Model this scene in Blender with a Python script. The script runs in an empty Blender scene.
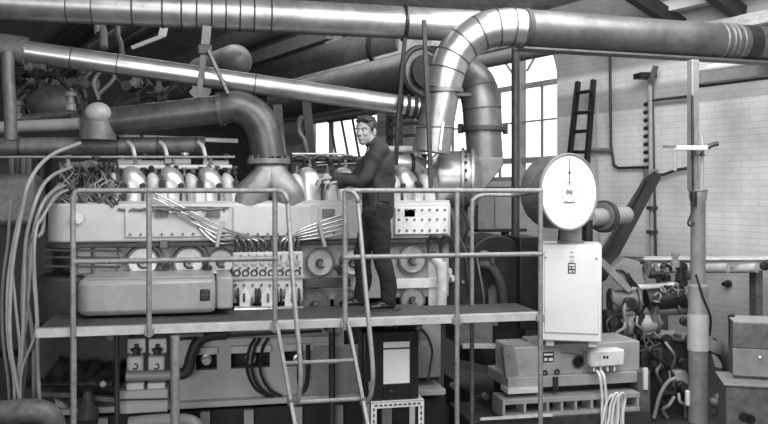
import bpy, bmesh, math, random
from mathutils import Vector, Matrix, Quaternion
random.seed(7)
sc = bpy.context.scene
COL = sc.collection
PI = math.pi

# ------------------------------------------------------------------ camera
F = 823.0                       # focal length in pixels of the 768 px wide frame
H = 2.42                        # eye height
TH = math.radians(12.07)        # the engine axis (x) recedes to the right
HOR = 190.0
FW = Vector((math.sin(TH), math.cos(TH), 0)); RT = Vector((math.cos(TH), -math.sin(TH), 0)); UP = Vector((0, 0, 1))
CAM = Vector((0, 0, H))
cd = bpy.data.cameras.new('camera'); cam = bpy.data.objects.new('camera', cd); COL.objects.link(cam)
cam.location = CAM; cam.rotation_euler = (PI/2, 0, -TH)
cd.sensor_width = 36; cd.lens = 36*F/768; cd.shift_y = -(212-HOR)/768; cd.clip_start = .05; cd.clip_end = 200
sc.camera = cam
# ------------------------------------------------------------------ world and light
w = bpy.data.worlds.new('world'); sc.world = w; w.use_nodes = True
bg = w.node_tree.nodes['Background']; bg.inputs[0].default_value = (1, 1, 1, 1); bg.inputs[1].default_value = 1.0
wn_ = w.node_tree.nodes; wl_ = w.node_tree.links          # bright sky beyond the windowed wall, dim hall elsewhere
tcw = wn_.new('ShaderNodeTexCoord'); dt = wn_.new('ShaderNodeVectorMath'); dt.operation = 'DOT_PRODUCT'; dt.inputs[1].default_value = (.8, .6, .1)
rmp = wn_.new('ShaderNodeMapRange'); rmp.inputs[1].default_value = .1; rmp.inputs[2].default_value = .8; rmp.inputs[3].default_value = .20; rmp.inputs[4].default_value = 2.2
wl_.new(tcw.outputs['Generated'], dt.inputs[0]); wl_.new(dt.outputs['Value'], rmp.inputs[0]); wl_.new(rmp.outputs[0], bg.inputs[1])
def area(name, loc, target, sx, sy, e):
    l = bpy.data.lights.new(name, 'AREA'); l.shape = 'RECTANGLE'; l.size = sx; l.size_y = sy; l.energy = e
    o = bpy.data.objects.new(name, l); COL.objects.link(o); o.location = loc
    o.rotation_euler = (Vector(target)-Vector(loc)).to_track_quat('-Z', 'Y').to_euler(); return o
area('rooflight', (1.3, 4.4, 5.4), (0.4, 8.0, 2.0), 4.5, 2, 270)
area('rooflight', (4.2, 7.0, 5.6), (5.6, 10.5, 2.0), 3, 2, 215)
area('window_light', (-2.5, -3.5, 2.6), (0.2, 8.0, 1.0), 4.5, 2.6, 420)  # added fill from behind the camera, brightens the space under the walkway
area('rooflight', (3.6, 3.0, 4.4), (5.4, 9.5, 2.2), 2.5, 1.5, 165)  # added fill from the right front for dial, cabinet, column and wall
area('rooflight', (0.5, 12.5, 6.4), (0.5, 14.5, 2.0), 4, 2.5, 230)  # added fill above the frame, brightens the pipes deeper under the roof
vs = sc.view_settings; vs.view_transform = 'Standard'; vs.look = 'None'; vs.gamma = 1; vs.use_curve_mapping = False; vs.exposure = -0.12

# ------------------------------------------------------------------ pixel -> place
def pd(px, py, D): return CAM + FW*D + RT*((px-384)/F*D) + UP*((HOR-py)/F*D)
def pv(px, py, v):                      # on the vertical plane y = v (parallel to the engine)
    return pd(px, py, v/(FW.y + RT.y*(px-384)/F))
def pz(px, py, z): return pd(px, py, (z-H)*F/(HOR-py))
VPX = -130.0                            # where the hall's long wall runs to
HE = (FW + RT*((VPX-384)/F)).normalized()
HN = Vector((-HE.y, HE.x, 0))
if HN.x > 0: HN = -HN                   # towards the room
W0 = pd(768, HOR, 10.6)
def pw(px, py, off=0.0):                # on the brick wall, off metres in front of it
    d = FW + RT*((px-384)/F) + UP*((HOR-py)/F)
    k = ((W0 + HN*off) - CAM).dot(HN)/d.dot(HN); return CAM + d*k
def ws(p): return (p-W0).dot(HE)        # distance along the wall
def wp(s, off, z): q = W0 + HE*s + HN*off; return Vector((q.x, q.y, z))
def eD(px, D, px2): return D*(px-VPX)/(px2-VPX)
def along(px, py, D, px2):              # two ends of something that runs along the hall wall
    D2 = eD(px, D, px2); return pd(px, py, D), pd(px2, HOR+(py-HOR)*D/D2, D2)

# ------------------------------------------------------------------ materials
MATS = {}
def mat(name, g, rough=.55, metal=0.0, var=.25, scale=6.0, stretch=(1, 1, 1), bump=0.0, tint=0.0, dirt=0.0):
    m = bpy.data.materials.new(name); m.use_nodes = True; nt = m.node_tree; N = nt.nodes; L = nt.links
    b = N['Principled BSDF']; b.inputs['Metallic'].default_value = metal; b.inputs['Roughness'].default_value = rough
    tc = N.new('ShaderNodeTexCoord'); mp = N.new('ShaderNodeMapping'); mp.inputs['Scale'].default_value = stretch
    nz = N.new('ShaderNodeTexNoise'); nz.inputs['Scale'].default_value = scale; nz.inputs['Detail'].default_value = 6; nz.inputs['Roughness'].default_value = .65
    L.new(tc.outputs['Object'], mp.inputs['Vector']); L.new(mp.outputs[0], nz.inputs['Vector'])
    r = N.new('ShaderNodeValToRGB'); r.color_ramp.elements[0].position = .3; r.color_ramp.elements[1].position = .72
    a, c = g*(1-var), min(1, g*(1+var*.6))
    r.color_ramp.elements[0].color = (a, a, a, 1); r.color_ramp.elements[1].color = (c, c, c, 1)
    L.new(nz.outputs[0], r.inputs[0]); last = r.outputs[0]
    if dirt:
        n2 = N.new('ShaderNodeTexNoise'); n2.inputs['Scale'].default_value = scale*3.1; n2.inputs['Detail'].default_value = 8
        L.new(tc.outputs['Object'], n2.inputs['Vector'])
        r2 = N.new('ShaderNodeValToRGB'); r2.color_ramp.elements[0].position = .48; r2.color_ramp.elements[1].position = .62
        r2.color_ramp.elements[0].color = (1, 1, 1, 1); k = 1-dirt; r2.color_ramp.elements[1].color = (k, k, k, 1)
        mx = N.new('ShaderNodeMix'); mx.data_type = 'RGBA'; mx.blend_type = 'MULTIPLY'; mx.inputs[0].default_value = 1
        L.new(n2.outputs[0], r2.inputs[0]); L.new(last, mx.inputs[6]); L.new(r2.outputs[0], mx.inputs[7]); last = mx.outputs[2]
    L.new(last, b.inputs['Base Color'])
    mr = N.new('ShaderNodeMapRange'); mr.inputs[3].default_value = max(.05, rough-.1); mr.inputs[4].default_value = min(1, rough+.15)
    L.new(nz.outputs[0], mr.inputs[0]); L.new(mr.outputs[0], b.inputs['Roughness'])
    if bump:
        bp = N.new('ShaderNodeBump'); bp.inputs['Strength'].default_value = bump; bp.inputs['Distance'].default_value = .01
        L.new(nz.outputs[0], bp.inputs['Height']); L.new(bp.outputs[0], b.inputs['Normal'])
    MATS[name] = m; return m
m_ductr = mat('dull grey duct', .15, .36, .6, .35, 2.5, dirt=.2)
m_duct = mat('galvanised duct', .36, .36, .75, .3, 3, (1, 1, 1), dirt=.15)
m_ductd = mat('weathered duct', .2, .42, .6, .35, 2.5, dirt=.2)
m_bright = mat('bright steel pipe', .5, .3, .85, .2, 4, dirt=.1)
m_band = mat('dark band', .05, .6, .3)
m_exh = mat('sooty exhaust pipe', .085, .36, .4, .4, 3, dirt=.25)
m_hood = mat('cast exhaust hood', .22, .4, .35, .3, 4, dirt=.2)
m_paint = mat('light engine paint', .5, .4, .05, .14, 1.6, dirt=.08)
m_paintm = mat('mid engine paint', .36, .42, .05, .18, 2.2, dirt=.12)
m_tank = mat('smooth grey paint', .33, .3, .0, .15, 2.5, dirt=.1)
m_white = mat('white enamel', .7, .35, 0, .05, 3)
m_whited = mat('worn white paint', .66, .5, 0, .15, 3, dirt=.15)
m_alum = mat('cast aluminium', .5, .32, .6, .2, 7, dirt=.12)
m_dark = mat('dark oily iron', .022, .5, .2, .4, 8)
m_dark2 = mat('dark grey iron', .055, .5, .2, .35, 6, dirt=.2)
m_iron = mat('grey iron', .15, .5, .3, .35, 6, dirt=.2)
m_black = mat('black paint', .014, .3, 0, .2, 6)
m_rail = mat('railing paint', .27, .45, .2, .25, 9, dirt=.2)
m_deck = mat('worn deck plate', .085, .6, .2, .35, 7, dirt=.25)
m_edge = mat('deck edge steel', .5, .5, .2, .2, 3, dirt=.15)
m_hose = mat('pale cable sheath', .33, .5, 0, .2, 10)
m_rubber = mat('dark rubber hose', .05, .5)
m_copper = mat('fuel pipe steel', .4, .3, .7, .2, 10)
m_paper = mat('white paper', .92, .7, 0, .03, 4)
m_ink = mat('ink', .05, .6)
m_wood = mat('pale timber', .5, .7, 0, .3, 4, (1, 1, 6), dirt=.2)
m_woodd = mat('dark timber', .025, .7, 0, .3, 4)
m_lag = mat('lagged pipe cloth', .52, .75, 0, .25, 5, bump=.3, dirt=.2)
m_floor = mat('oily floor', .035, .6, 0, .4, 3)
m_ceil = mat('roof boards', .42, .75, 0, .35, 2.5, dirt=.25)
m_wallf = mat('dim far wall', .05, .8, 0, .35, 1.5)
m_plaster = mat('white plaster', .72, .8, 0, .12, 2)
m_skin = mat('skin', .29, .6, 0, .05, 14)
m_hair = mat('dark hair', .03, .45, 0, .4, 30, (1, 1, .3))
m_cloth = mat('dark overall cloth', .028, .8, 0, .35, 18, bump=.15)
m_trous = mat('dark trouser cloth', .012, .85, 0, .35, 18, bump=.15)
m_shoe = mat('black leather', .012, .3, 0, .2, 10)
m_panel = mat('grey panel', .25, .5, .1, .2, 3, dirt=.15)

def brick_material():
    m = bpy.data.materials.new('whitewashed brick'); m.use_nodes = True; nt = m.node_tree; N = nt.nodes; L = nt.links
    b = N['Principled BSDF']; b.inputs['Roughness'].default_value = .8
    tc = N.new('ShaderNodeTexCoord'); sx = N.new('ShaderNodeSeparateXYZ'); cx = N.new('ShaderNodeCombineXYZ')
    L.new(tc.outputs['Object'], sx.inputs[0]); L.new(sx.outputs[0], cx.inputs[0]); L.new(sx.outputs[2], cx.inputs[1])
    br = N.new('ShaderNodeTexBrick'); br.inputs['Scale'].default_value = 1; br.inputs['Brick Width'].default_value = .26; br.inputs['Row Height'].default_value = .085
    br.inputs['Mortar Size'].default_value = .007; br.inputs['Color1'].default_value = (.82, .82, .82, 1); br.inputs['Color2'].default_value = (.77, .77, .77, 1); br.inputs['Mortar'].default_value = (.68, .68, .68, 1)
    L.new(cx.outputs[0], br.inputs['Vector'])
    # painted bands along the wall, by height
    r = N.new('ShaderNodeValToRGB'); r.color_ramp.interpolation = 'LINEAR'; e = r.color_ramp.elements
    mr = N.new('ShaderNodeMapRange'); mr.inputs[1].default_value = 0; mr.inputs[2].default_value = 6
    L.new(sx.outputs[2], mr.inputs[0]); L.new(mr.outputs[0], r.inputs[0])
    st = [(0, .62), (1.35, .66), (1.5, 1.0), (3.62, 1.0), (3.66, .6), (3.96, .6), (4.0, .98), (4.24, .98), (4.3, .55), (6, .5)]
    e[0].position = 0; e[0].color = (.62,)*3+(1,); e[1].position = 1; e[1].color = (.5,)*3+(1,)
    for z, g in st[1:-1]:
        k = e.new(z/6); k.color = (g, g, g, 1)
    nz = N.new('ShaderNodeTexNoise'); nz.inputs['Scale'].default_value = 1.3; nz.inputs['Detail'].default_value = 7
    L.new(tc.outputs['Object'], nz.inputs['Vector'])
    r2 = N.new('ShaderNodeValToRGB'); r2.color_ramp.elements[0].position = .3; r2.color_ramp.elements[1].position = .65
    r2.color_ramp.elements[0].color = (.68,)*3+(1,); r2.color_ramp.elements[1].color = (1, 1, 1, 1); L.new(nz.outputs[0], r2.inputs[0])
    last = br.outputs[0]
    for s in (r.outputs[0], r2.outputs[0]):
        mx = N.new('ShaderNodeMix'); mx.data_type = 'RGBA'; mx.blend_type = 'MULTIPLY'; mx.inputs[0].default_value = 1
        L.new(last, mx.inputs[6]); L.new(s, mx.inputs[7]); last = mx.outputs[2]
    L.new(last, b.inputs['Base Color']); return m
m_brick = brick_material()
def glass_material():
    m = bpy.data.materials.new('window glass'); m.use_nodes = True; nt = m.node_tree; N = nt.nodes; L = nt.links
    N.remove(N['Principled BSDF']); t = N.new('ShaderNodeBsdfTransparent'); t.inputs[0].default_value = (.96, .96, .96, 1); g = N.new('ShaderNodeBsdfGlossy'); g.inputs['Roughness'].default_value = .05
    mx = N.new('ShaderNodeMixShader'); mx.inputs[0].default_value = .05
    L.new(t.outputs[0], mx.inputs[1]); L.new(g.outputs[0], mx.inputs[2]); L.new(mx.outputs[0], N['Material Output'].inputs[0]); return m
m_glass = glass_material()

# ------------------------------------------------------------------ mesh builder
def perp(d):
    a = Vector((0, 0, 1)) if abs(d.z) < .9 else Vector((1, 0, 0))
    u = d.cross(a).normalized(); return u, d.cross(u).normalized()
def spline(pts, n=6):
    pts = [Vector(p) for p in pts]
    if len(pts) < 3: return pts
    q = [pts[0]*2-pts[1]] + pts + [pts[-1]*2-pts[-2]]; out = []
    for i in range(1, len(q)-2):
        for k in range(n):
            t = k/n; a, b, c, d = q[i-1], q[i], q[i+1], q[i+2]
            out.append(.5*((2*b)+(c-a)*t+(2*a-5*b+4*c-d)*t*t+(3*b-a-3*c+d)*t**3))
    return out+[pts[-1]]
class MB:
    def __init__(s): s.bm = bmesh.new()
    def rings(s, rings, cap=True):
        R = [[s.bm.verts.new(p) for p in r] for r in rings]; n = len(R[0])
        for a, b in zip(R, R[1:]):
            for i in range(n): s.bm.faces.new((a[i], a[(i+1) % n], b[(i+1) % n], b[i]))
        if cap: s.bm.faces.new(R[0][::-1]); s.bm.faces.new(R[-1])
        return s
    def cyl(s, p0, p1, r0, r1=None, n=24, cap=True):
        p0, p1 = Vector(p0), Vector(p1); r1 = r0 if r1 is None else r1; d = (p1-p0).normalized(); u, v = perp(d)
        C = [(math.cos(2*PI*i/n), math.sin(2*PI*i/n)) for i in range(n)]
        return s.rings([[p0+(u*c+v*q)*r0 for c, q in C], [p1+(u*c+v*q)*r1 for c, q in C]], cap)
    def tube(s, pts, r, n=10, sm=6, cap=True):
        P = spline(pts, sm) if sm else [Vector(p) for p in pts]; m = len(P)
        rr = r if callable(r) else (lambda t: r)
        T = [(P[min(i+1, m-1)]-P[max(i-1, 0)]).normalized() for i in range(m)]
        u, v = perp(T[0]); out = []
        for i in range(m):
            if i: u = (u - T[i]*u.dot(T[i])).normalized(); v = T[i].cross(u)
            k = rr(i/max(1, m-1)); out.append([P[i]+(u*math.cos(2*PI*j/n)+v*math.sin(2*PI*j/n))*k for j in range(n)])
        return s.rings(out, cap)
    def lathe(s, o, axis, prof, n=28, cap=True):
        o = Vector(o); d = Vector(axis).normalized(); u, v = perp(d)
        return s.rings([[o+d*h+(u*math.cos(2*PI*i/n)+v*math.sin(2*PI*i/n))*max(r, 1e-4) for i in range(n)] for r, h in prof], cap)
    def box(s, c, size, rot=None):
        c = Vector(c); X = [Vector((a*size[0]/2, b*size[1]/2, d*size[2]/2)) for d in (-1, 1) for a, b in ((-1, -1), (1, -1), (1, 1), (-1, 1))]
        if rot is not None: X = [rot @ x for x in X]
        return s.rings([[c+x for x in X[:4]], [c+x for x in X[4:]]])
    def bb(s, x0, x1, y0, y1, z0, z1): return s.box(((x0+x1)/2, (y0+y1)/2, (z0+z1)/2), (abs(x1-x0), abs(y1-y0), abs(z1-z0)))
    def beam(s, p0, p1, wd, ht=None, up=(0, 0, 1)):
        p0, p1 = Vector(p0), Vector(p1); ht = ht or wd; d = (p1-p0).normalized(); up = Vector(up)
        if abs(d.dot(up)) > .95: up = Vector((0, 1, 0))
        u = d.cross(up).normalized(); v = u.cross(d); q = [u*a*wd/2+v*b*ht/2 for a, b in ((-1, -1), (1, -1), (1, 1), (-1, 1))]
        return s.rings([[p0+x for x in q], [p1+x for x in q]])
    def prism(s, pts, vec):
        pts = [Vector(p) for p in pts]; vec = Vector(vec); return s.rings([pts, [p+vec for p in pts]])
    def ball(s, c, r, nu=20, nv=12, rot=None):
        c = Vector(c); r = (r, r, r) if not hasattr(r, '__len__') else r; out = []
        for j in range(nv+1):
            a = PI*max(.02, min(.98*1.0, j/nv)) if 0 < j < nv else (0.02 if j == 0 else PI-.02)
            ring = []
            for i in range(nu):
                x = Vector((r[0]*math.sin(a)*math.cos(2*PI*i/nu), r[1]*math.sin(a)*math.sin(2*PI*i/nu), -r[2]*math.cos(a)))
                ring.append(c+((rot @ x) if rot is not None else x))
            out.append(ring)
        return s.rings(out)
    def torus(s, c, axis, R, r, n=28, m=8, a0=0, a1=2*PI):
        c = Vector(c); d = Vector(axis).normalized(); u, v = perp(d); full = abs(a1-a0-2*PI) < 1e-4; out = []
        for i in range(n+1):
            a = a0+(a1-a0)*i/n; k = u*math.cos(a)+v*math.sin(a); out.append([c+k*(R+r*math.cos(2*PI*j/m))+d*r*math.sin(2*PI*j/m) for j in range(m)])
        return s.rings(out, not full)
    def mesh(s, name, inv=None):
        bmesh.ops.recalc_face_normals(s.bm, faces=s.bm.faces[:])
        if inv is not None: s.bm.transform(inv)
        me = bpy.data.meshes.new(name); s.bm.to_mesh(me); s.bm.free(); return me
    def build(s, name, m, parent=None, bevel=0, basis=None, flat=False, ang=35):
        base = Matrix.Identity(4)
        if basis is not None: base = basis
        elif parent is not None: base = world_of(parent)
        me = s.mesh(name, base.inverted()); me.materials.append(m)
        o = bpy.data.objects.new(name, me); COL.objects.link(o)
        if parent is not None: o.parent = parent
        if basis is not None: o.matrix_world = basis
        if not flat:
            me.polygons.foreach_set('use_smooth', [True]*len(me.polygons)); me.set_sharp_from_angle(angle=math.radians(ang))
        if bevel:
            b = o.modifiers.new('bevel', 'BEVEL'); b.width = bevel; b.segments = 2; b.limit_method = 'ANGLE'; b.angle_limit = math.radians(40)
        return o
def world_of(o):
    M = Matrix.Identity(4)
    while o is not None: M = o.matrix_basis @ M; o = o.parent
    return M
def tag(o, label, cat, group=None):
    o['label'] = label; o['category'] = cat
    if group: o['group'] = group
    return o
def thing(name, label, cat, loc, group=None):
    o = bpy.data.objects.new(name, None); COL.objects.link(o); o.location = loc; o.empty_display_size = .1
    return tag(o, label, cat, group)
def struct(o): o['kind'] = 'structure'; return o
def copy_tree(o, parent=None):
    c = o.copy(); COL.objects.link(c)
    if parent is not None: c.parent = parent
    for ch in [x for x in bpy.data.objects if x.parent is o]: copy_tree(ch, c)
    return c
X = Vector((1, 0, 0)); Y = Vector((0, 1, 0)); Z = Vector((0, 0, 1))
def xof(px, v): return pv(px, HOR, v).x
def zof(px, py, v): return pv(px, py, v).z
#SETTING
# ================================================================== the setting
struct(MB().bb(-14, 14, -2, 34, -.12, 0).build('floor', m_floor))
WB = Matrix.Translation(Vector((W0.x, W0.y, 0))) @ Matrix(((HE.x, -HN.x, 0, 0), (HE.y, -HN.y, 0, 0), (0, 0, 1, 0), (0, 0, 0, 1)))
WT = 5.5
holes = []
def hole(pxl, pxr, pyb, pyt, pref):
    s0, s1 = ws(pw(pxr, HOR)), ws(pw(pxl, HOR)); h = (s0, s1, pw(pref, pyb).z, pw(pref, pyt).z); holes.append(h); return h
h1 = hole(414, 557, 181, 43, 525)
h2 = hole(306, 377, 167, 116, 340)
S0, S1 = -7.0, 15.5
b = MB()
xs = sorted([S0, S1]+[h[0] for h in holes]+[h[1] for h in holes])
for a, c in zip(xs, xs[1:]):
    hh = [h for h in holes if h[0] <= a+1e-6 and h[1] >= c-1e-6]
    spans = [(0, WT)] if not hh else [(0, hh[0][2]), (hh[0][3], WT)]
    for z0, z1 in spans:
        b.prism([wp(a, 0, z0), wp(c, 0, z0), wp(c, 0, z1), wp(a, 0, z1)], -HN*.3)
# rounded head of the tall window
s0, s1, z0, z1 = h1
for sa, sg in ((s0, 1), (s1, -1)):
    pts = [wp(sa, 0, z1)]
    for k in range(9):
        t = k/8*PI/2; pts.append(wp(sa+sg*.55*(1-math.cos(t)), 0, z1-.75+.75*math.sin(t)))
    b.prism(pts, -HN*.3)
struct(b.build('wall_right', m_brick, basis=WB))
# far end wall
p = wp(S1, 0, 0); q = p+HN*16
struct(MB().prism([p, q, q+Z*10.5, p+Z*10.5], HE*.25).build('wall_back', m_wallf))
# roof: boards fall towards the brick wall
b = MB(); A = wp(S0, -.3, WT); Bq = wp(S1, -.3, WT); up = HN*14+Z*4.04
b.prism([A, Bq, Bq+up, A+up], Z*.1)
struct(b.build('ceiling', m_ceil))
n_trim = [0]
def trim(mb, m, bev=0):
    n_trim[0] += 1; return struct(mb.build('trim_%d' % n_trim[0], m, bevel=bev))
# purlins and wall plates that run along the hall under the roof boards
for px, py, D, px2, wd, ht, mm in ((236, 82, 19, 420, .16, .24, m_dark2), (262, 84, 17, 440, .30, .30, m_wood), (232, 66, 17, 330, .12, .22, m_iron),
                                   (120, 44, 20, 330, .1, .3, m_dark2), (60, 50, 20, 200, .25, .3, m_dark2)):
    p, q = along(px, py, D, px2); trim(MB().beam(p, q, wd, ht), mm)
for z, off, t, h, mm in ((4.62, .12, .16, .16, m_wood), (4.98, .3, .2, .14, m_plaster), (5.22, .6, .2, .18, m_wood)):
    trim(MB().beam(wp(S0, off, z), wp(1.6, off, z), t, h), mm)
for s in (-1.0, .35, 1.3):
    trim(MB().beam(wp(s, .05, 4.75), wp(s, 1.9, 5.35), .14, .2), m_woodd)
# windows: frame, glazing bars and panes
def window(n, h, vbars, hbars, arch=False, fr=.06):
    s0, s1, z0, z1 = h; ob = MB()
    for s in (s0+fr/2, s1-fr/2): ob.beam(wp(s, -.12, z0), wp(s, -.12, z1), fr, .1)
    for z in (z0+fr/2, z1-fr/2): ob.beam(wp(s0, -.12, z), wp(s1, -.12, z), fr, .1)
    root = struct(ob.build('window_%d' % n, m_paintm)); bars = MB()
    for s, wd, za, zb in vbars: bars.beam(wp(s, -.12, za), wp(s, -.12, zb), wd, .07)
    for z, wd in hbars: bars.beam(wp(s0, -.12, z), wp(s1, -.12, z), .07, wd)
    if arch:
        zt = arch
        for c in (s0+(s1-s0)*.25, s0+(s1-s0)*.75):
            R = (s1-s0)*.25-.02
            bars.tube([wp(c+R*math.cos(t), -.12, zt+R*1.15*math.sin(t)) for t in [PI*k/12 for k in range(13)]], .026, 6, 2)
            for t in (PI*.25, PI*.75): bars.beam(wp(c+R*.25*math.cos(t), -.12, zt+R*.25), wp(c+R*1.0*math.cos(t), -.12, zt+R*1.15*math.sin(t)), .03, .03)
    bars.build('glazing_bar', m_paintm, root)
    MB().prism([wp(s0, -.13, z0), wp(s1, -.13, z0), wp(s1, -.13, z1), wp(s0, -.13, z1)], -HN*.006).build('window_pane', m_glass, root)
    return root
zt = pw(525, 85).z; zm = pw(525, 121).z; zs = pw(525, 160).z
s0, s1, z0, z1 = h1
window(1, h1, [(ws(pw(537, HOR)), .025, z0, zt), (ws(pw(517, HOR)), .12, z0, z1), (ws(pw(495, HOR)), .035, z0, zt), (ws(pw(472, HOR)), .1, z0, z1), (ws(pw(448, HOR)), .035, z0, zt)],
       [(zt, .09), (zm, .025), (zs, .10)], arch=zt)
s0, s1, z0, z1 = h2
wn = window(2, h2, [(ws(pw(327, HOR)), .12, z0, z1)], [(z0+.12, .06)])
b = MB()                                              # tilted, open sash
for pa, pb in ((331, 346), (342, 358), (353, 369)):
    b.beam(wp(ws(pw(pa, HOR)), .02, z1-.1), wp(ws(pw(pb, HOR)), .25, z0+.15), .045, .05)
b.beam(wp(ws(pw(329, HOR)), .02, z1-.1), wp(ws(pw(372, HOR)), .02, z1-.1), .06, .06)
b.build('open_sash', m_iron, wn)
trim(MB().beam(wp(h2[0]-.4, .06, z1+.14), wp(h2[1]+1.6, .06, z1+.14), .1, .12), m_paintm)
trim(MB().beam(wp(h1[0]-.1, .03, h1[2]-.05), wp(h1[1]+.1, .03, h1[2]-.05), .16, .1), m_plaster)
#END_SETTING
#ENGINE
# ================================================================== the engine
ENG = thing('marine_diesel_engine', 'long pale multi-cylinder diesel engine filling the hall behind the raised walkway', 'engine', (xof(240, 7.75), 7.75, 0))
VF = 7.75
def zz(py, v=VF, px=240): return zof(px, py, v)
def bolts(pts, d, r=.012, h=.012, parent=None, m=None):
    for p in pts: MB().cyl(Vector(p)-Vector(d)*.004, Vector(p)+Vector(d)*h, r, n=6).build('bolt', m or m_iron, parent)
NY = Vector((0, -1, 0))
def rounded(x0, x1, y0, y1, rad, z, n=8, right=False):
    pts = []
    for k in range(n+1):
        t = k/n*PI/2; pts.append(Vector((x0+rad-rad*math.cos(t), y0+rad-rad*math.sin(t), z)))
    pts += [Vector((x1, y0, z)), Vector((x1, y1, z)), Vector((x0, y1, z))]; return pts
x0, x1 = xof(45, VF), xof(451, VF)
zt, zb = zz(203), zz(241)
ent = MB().prism(rounded(x0, x1, VF, VF+1.0, .16, zb), Z*(zt-zb)).build('entablature', m_paint, ENG, .02)
MB().prism(rounded(x0-.01, x1+.02, VF-.03, VF+1.0, .16, zb-.045), Z*.04).build('joint_flange', m_dark2, ent, .006)
# sloping shoulder that carries the heads
b = MB(); b.prism([(x0+.35, VF+.01, zt), (x0+.35, VF+.06, zt+.02), (x0+.35, VF+.95, zt+.02), (x0+.35, VF+.95, zt)], (x1-x0-.35, 0, 0)); b.build('head_deck', m_paint, ENG, .008)
def plate(pxl, pxr, pyt, pyb, th, m, name, rows=(), bolt_m=None, step=.085, v=VF, parent=ENG, bev=.008):
    xa, xb = xof(pxl, v), xof(pxr, v); pm = (pxl+pxr)/2; za, zb_ = zof(pm, pyb, v), zof(pm, pyt, v)
    o = MB().bb(xa, xb, v-th, v+.01, za, zb_).build(name, m, parent, bev)
    pts = []
    for fy in rows:
        n = max(2, int((xb-xa)/step))
        for k in range(n): pts.append((xa+(k+.5)*(xb-xa)/n, v-th, za+(zb_-za)*fy))
    if pts: bolts(pts, NY, parent=o, m=bolt_m)
    return o
plate(125, 229, 206, 237, .022, m_paint, 'fuel_rail_cover', (.1, .85))
plate(233, 311, 206, 236, .03, m_paint, 'centre_cover', (.08,))
plate(318, 349, 207, 236, .022, m_paint, 'fuel_rail_cover', (.1, .85))
plate(394, 447, 207, 234, .05, m_whited, 'bolted_cover', (.15, .55, .9), step=.075)
for a, c in ((155, 168), (206, 220), (322, 334), (403, 414)): plate(a, c, 209, 217, .05, m_iron, 'name_plate', parent=ENG, bev=.003)
MB().cyl(pv(78, 218, VF-.01), pv(78, 218, VF-.05), .05, n=16).build('end_cap', m_alum, ENG)
# crankcase zone with round inspection covers
zc0, zc1 = 1.37, zb-.045
MB().bb(xof(74, VF), xof(449, VF+.06), VF+.06, VF+.95, zc0, zc1).build('crankcase_upper', m_paintm, ENG, .01)
for pa, pb in ((78, 92), (95, 118)): plate(pa, pb, 246, 273, .05, m_tank, 'access_panel', v=VF+.06)
VC = VF+.04
def disc(px, py, r, m=m_alum, swirl=True, v=VC, name='inspection_cover'):
    c = pv(px, py, v)
    o = MB().lathe(c, NY, [(r*1.08, -.01), (r*1.1, .012), (r*1.0, .03), (r*.93, .034), (r*.9, .022), (r*.3, .02), (r*.26, .028), (0.001, .03)]).build(name, m, ENG)
    MB().torus(c+NY*.03, NY, r*1.02, .011, 32, 6).build('clamp_ring', m_iron, o)
    if swirl:
        pts = [c+NY*.045+Vector((math.cos(a), 0, math.sin(a)))*r*(.12+.055*a) for a in [k*.45 for k in range(13)]]
        MB().tube(pts, .012, 6, 3).build('handle', m_dark2, o)
        MB().cyl(c+NY*.02, c+NY*.06, .02, n=10).build('hub_nut', m_iron, o)
    return o
for px, py, r, m in ((143, 262, .135, m_alum), (189, 262, .135, m_alum), (221, 262, .12, m_alum), (320, 262, .125, m_alum), (352, 262, .12, m_whited), (412, 259, .13, m_alum)): disc(px, py, r, m)
disc(315, 303, .13, m_iron, True); disc(347, 302, .12, m_iron); disc(412, 299, .115, m_alum)
# pipe loops round the left covers
for px in (143, 189):
    c = pv(px, 262, VC); r = .17
    MB().tube([c+NY*.05+Vector((math.cos(a)*r, 0, math.sin(a)*r)) for a in [PI*(1.05-k*.1) for k in range(10)]]+[c+NY*.05+Vector((r+.02, 0, -.12))], .013, 7, 3).build('oil_pipe', m_iron, ENG)
for py, pa, pb, r in ((274, 118, 178, .012), (272, 180, 226, .012)):
    MB().cyl(pv(pa, py, VF-.02), pv(pb, py+1, VF-.02), r, n=8).build('oil_pipe', m_alum, ENG)
for px, py in ((160, 262), (167, 266), (205, 262), (209, 268), (337, 268), (343, 262), (340, 272), (432, 254)):
    MB().lathe(pv(px, py, VF-.0), NY, [(.03, 0), (.03, .04), (.018, .045), (.018, .08), (.024, .08), (.024, .1)], 10).build('valve', m_dark, ENG)
plate(160, 168, 240, 248, .06, m_iron, 'bracket'); plate(395, 446, 278, 288, .03, m_whited, 'ledge', v=VF+.03)
plate(303, 350, 278, 287, .06, m_dark2, 'ledge', v=VF+.03)
for a, c in ((428, 446),): plate(a, c, 262, 306, .03, m_whited, 'end_panel', v=VF+.05)
# smooth cooler tank resting on the walkway side
vT = 7.14; xa, xb = xof(76, vT), xof(216, vT); zT = zof(150, 279, vT)
tk = MB().prism(rounded(xa, xb, vT, VF+.1, .12, 1.375), Z*(zT-1.375)).build('cooler_tank', m_tank, ENG, .045)
MB().bb(xb+.004, xof(233, vT), vT+.02, VF+.08, 1.40, zof(225, 277, vT)).build('cooler_end_cover', m_tank, ENG, .02)
c = pv(205, 295, vT); MB().box(c+Y*.005, (.085, .03, .1)).build('grip_recess', m_black, tk, .012)
MB().box(c-Y*.014, (.06, .012, .018)).build('grip_bar', m_dark2, tk, .003)
MB().bb(xa+.1, xb-.03, vT+.03, VF, zT-.004, zT+.012).build('cooler_lid', m_paintm, tk, .005)
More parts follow.
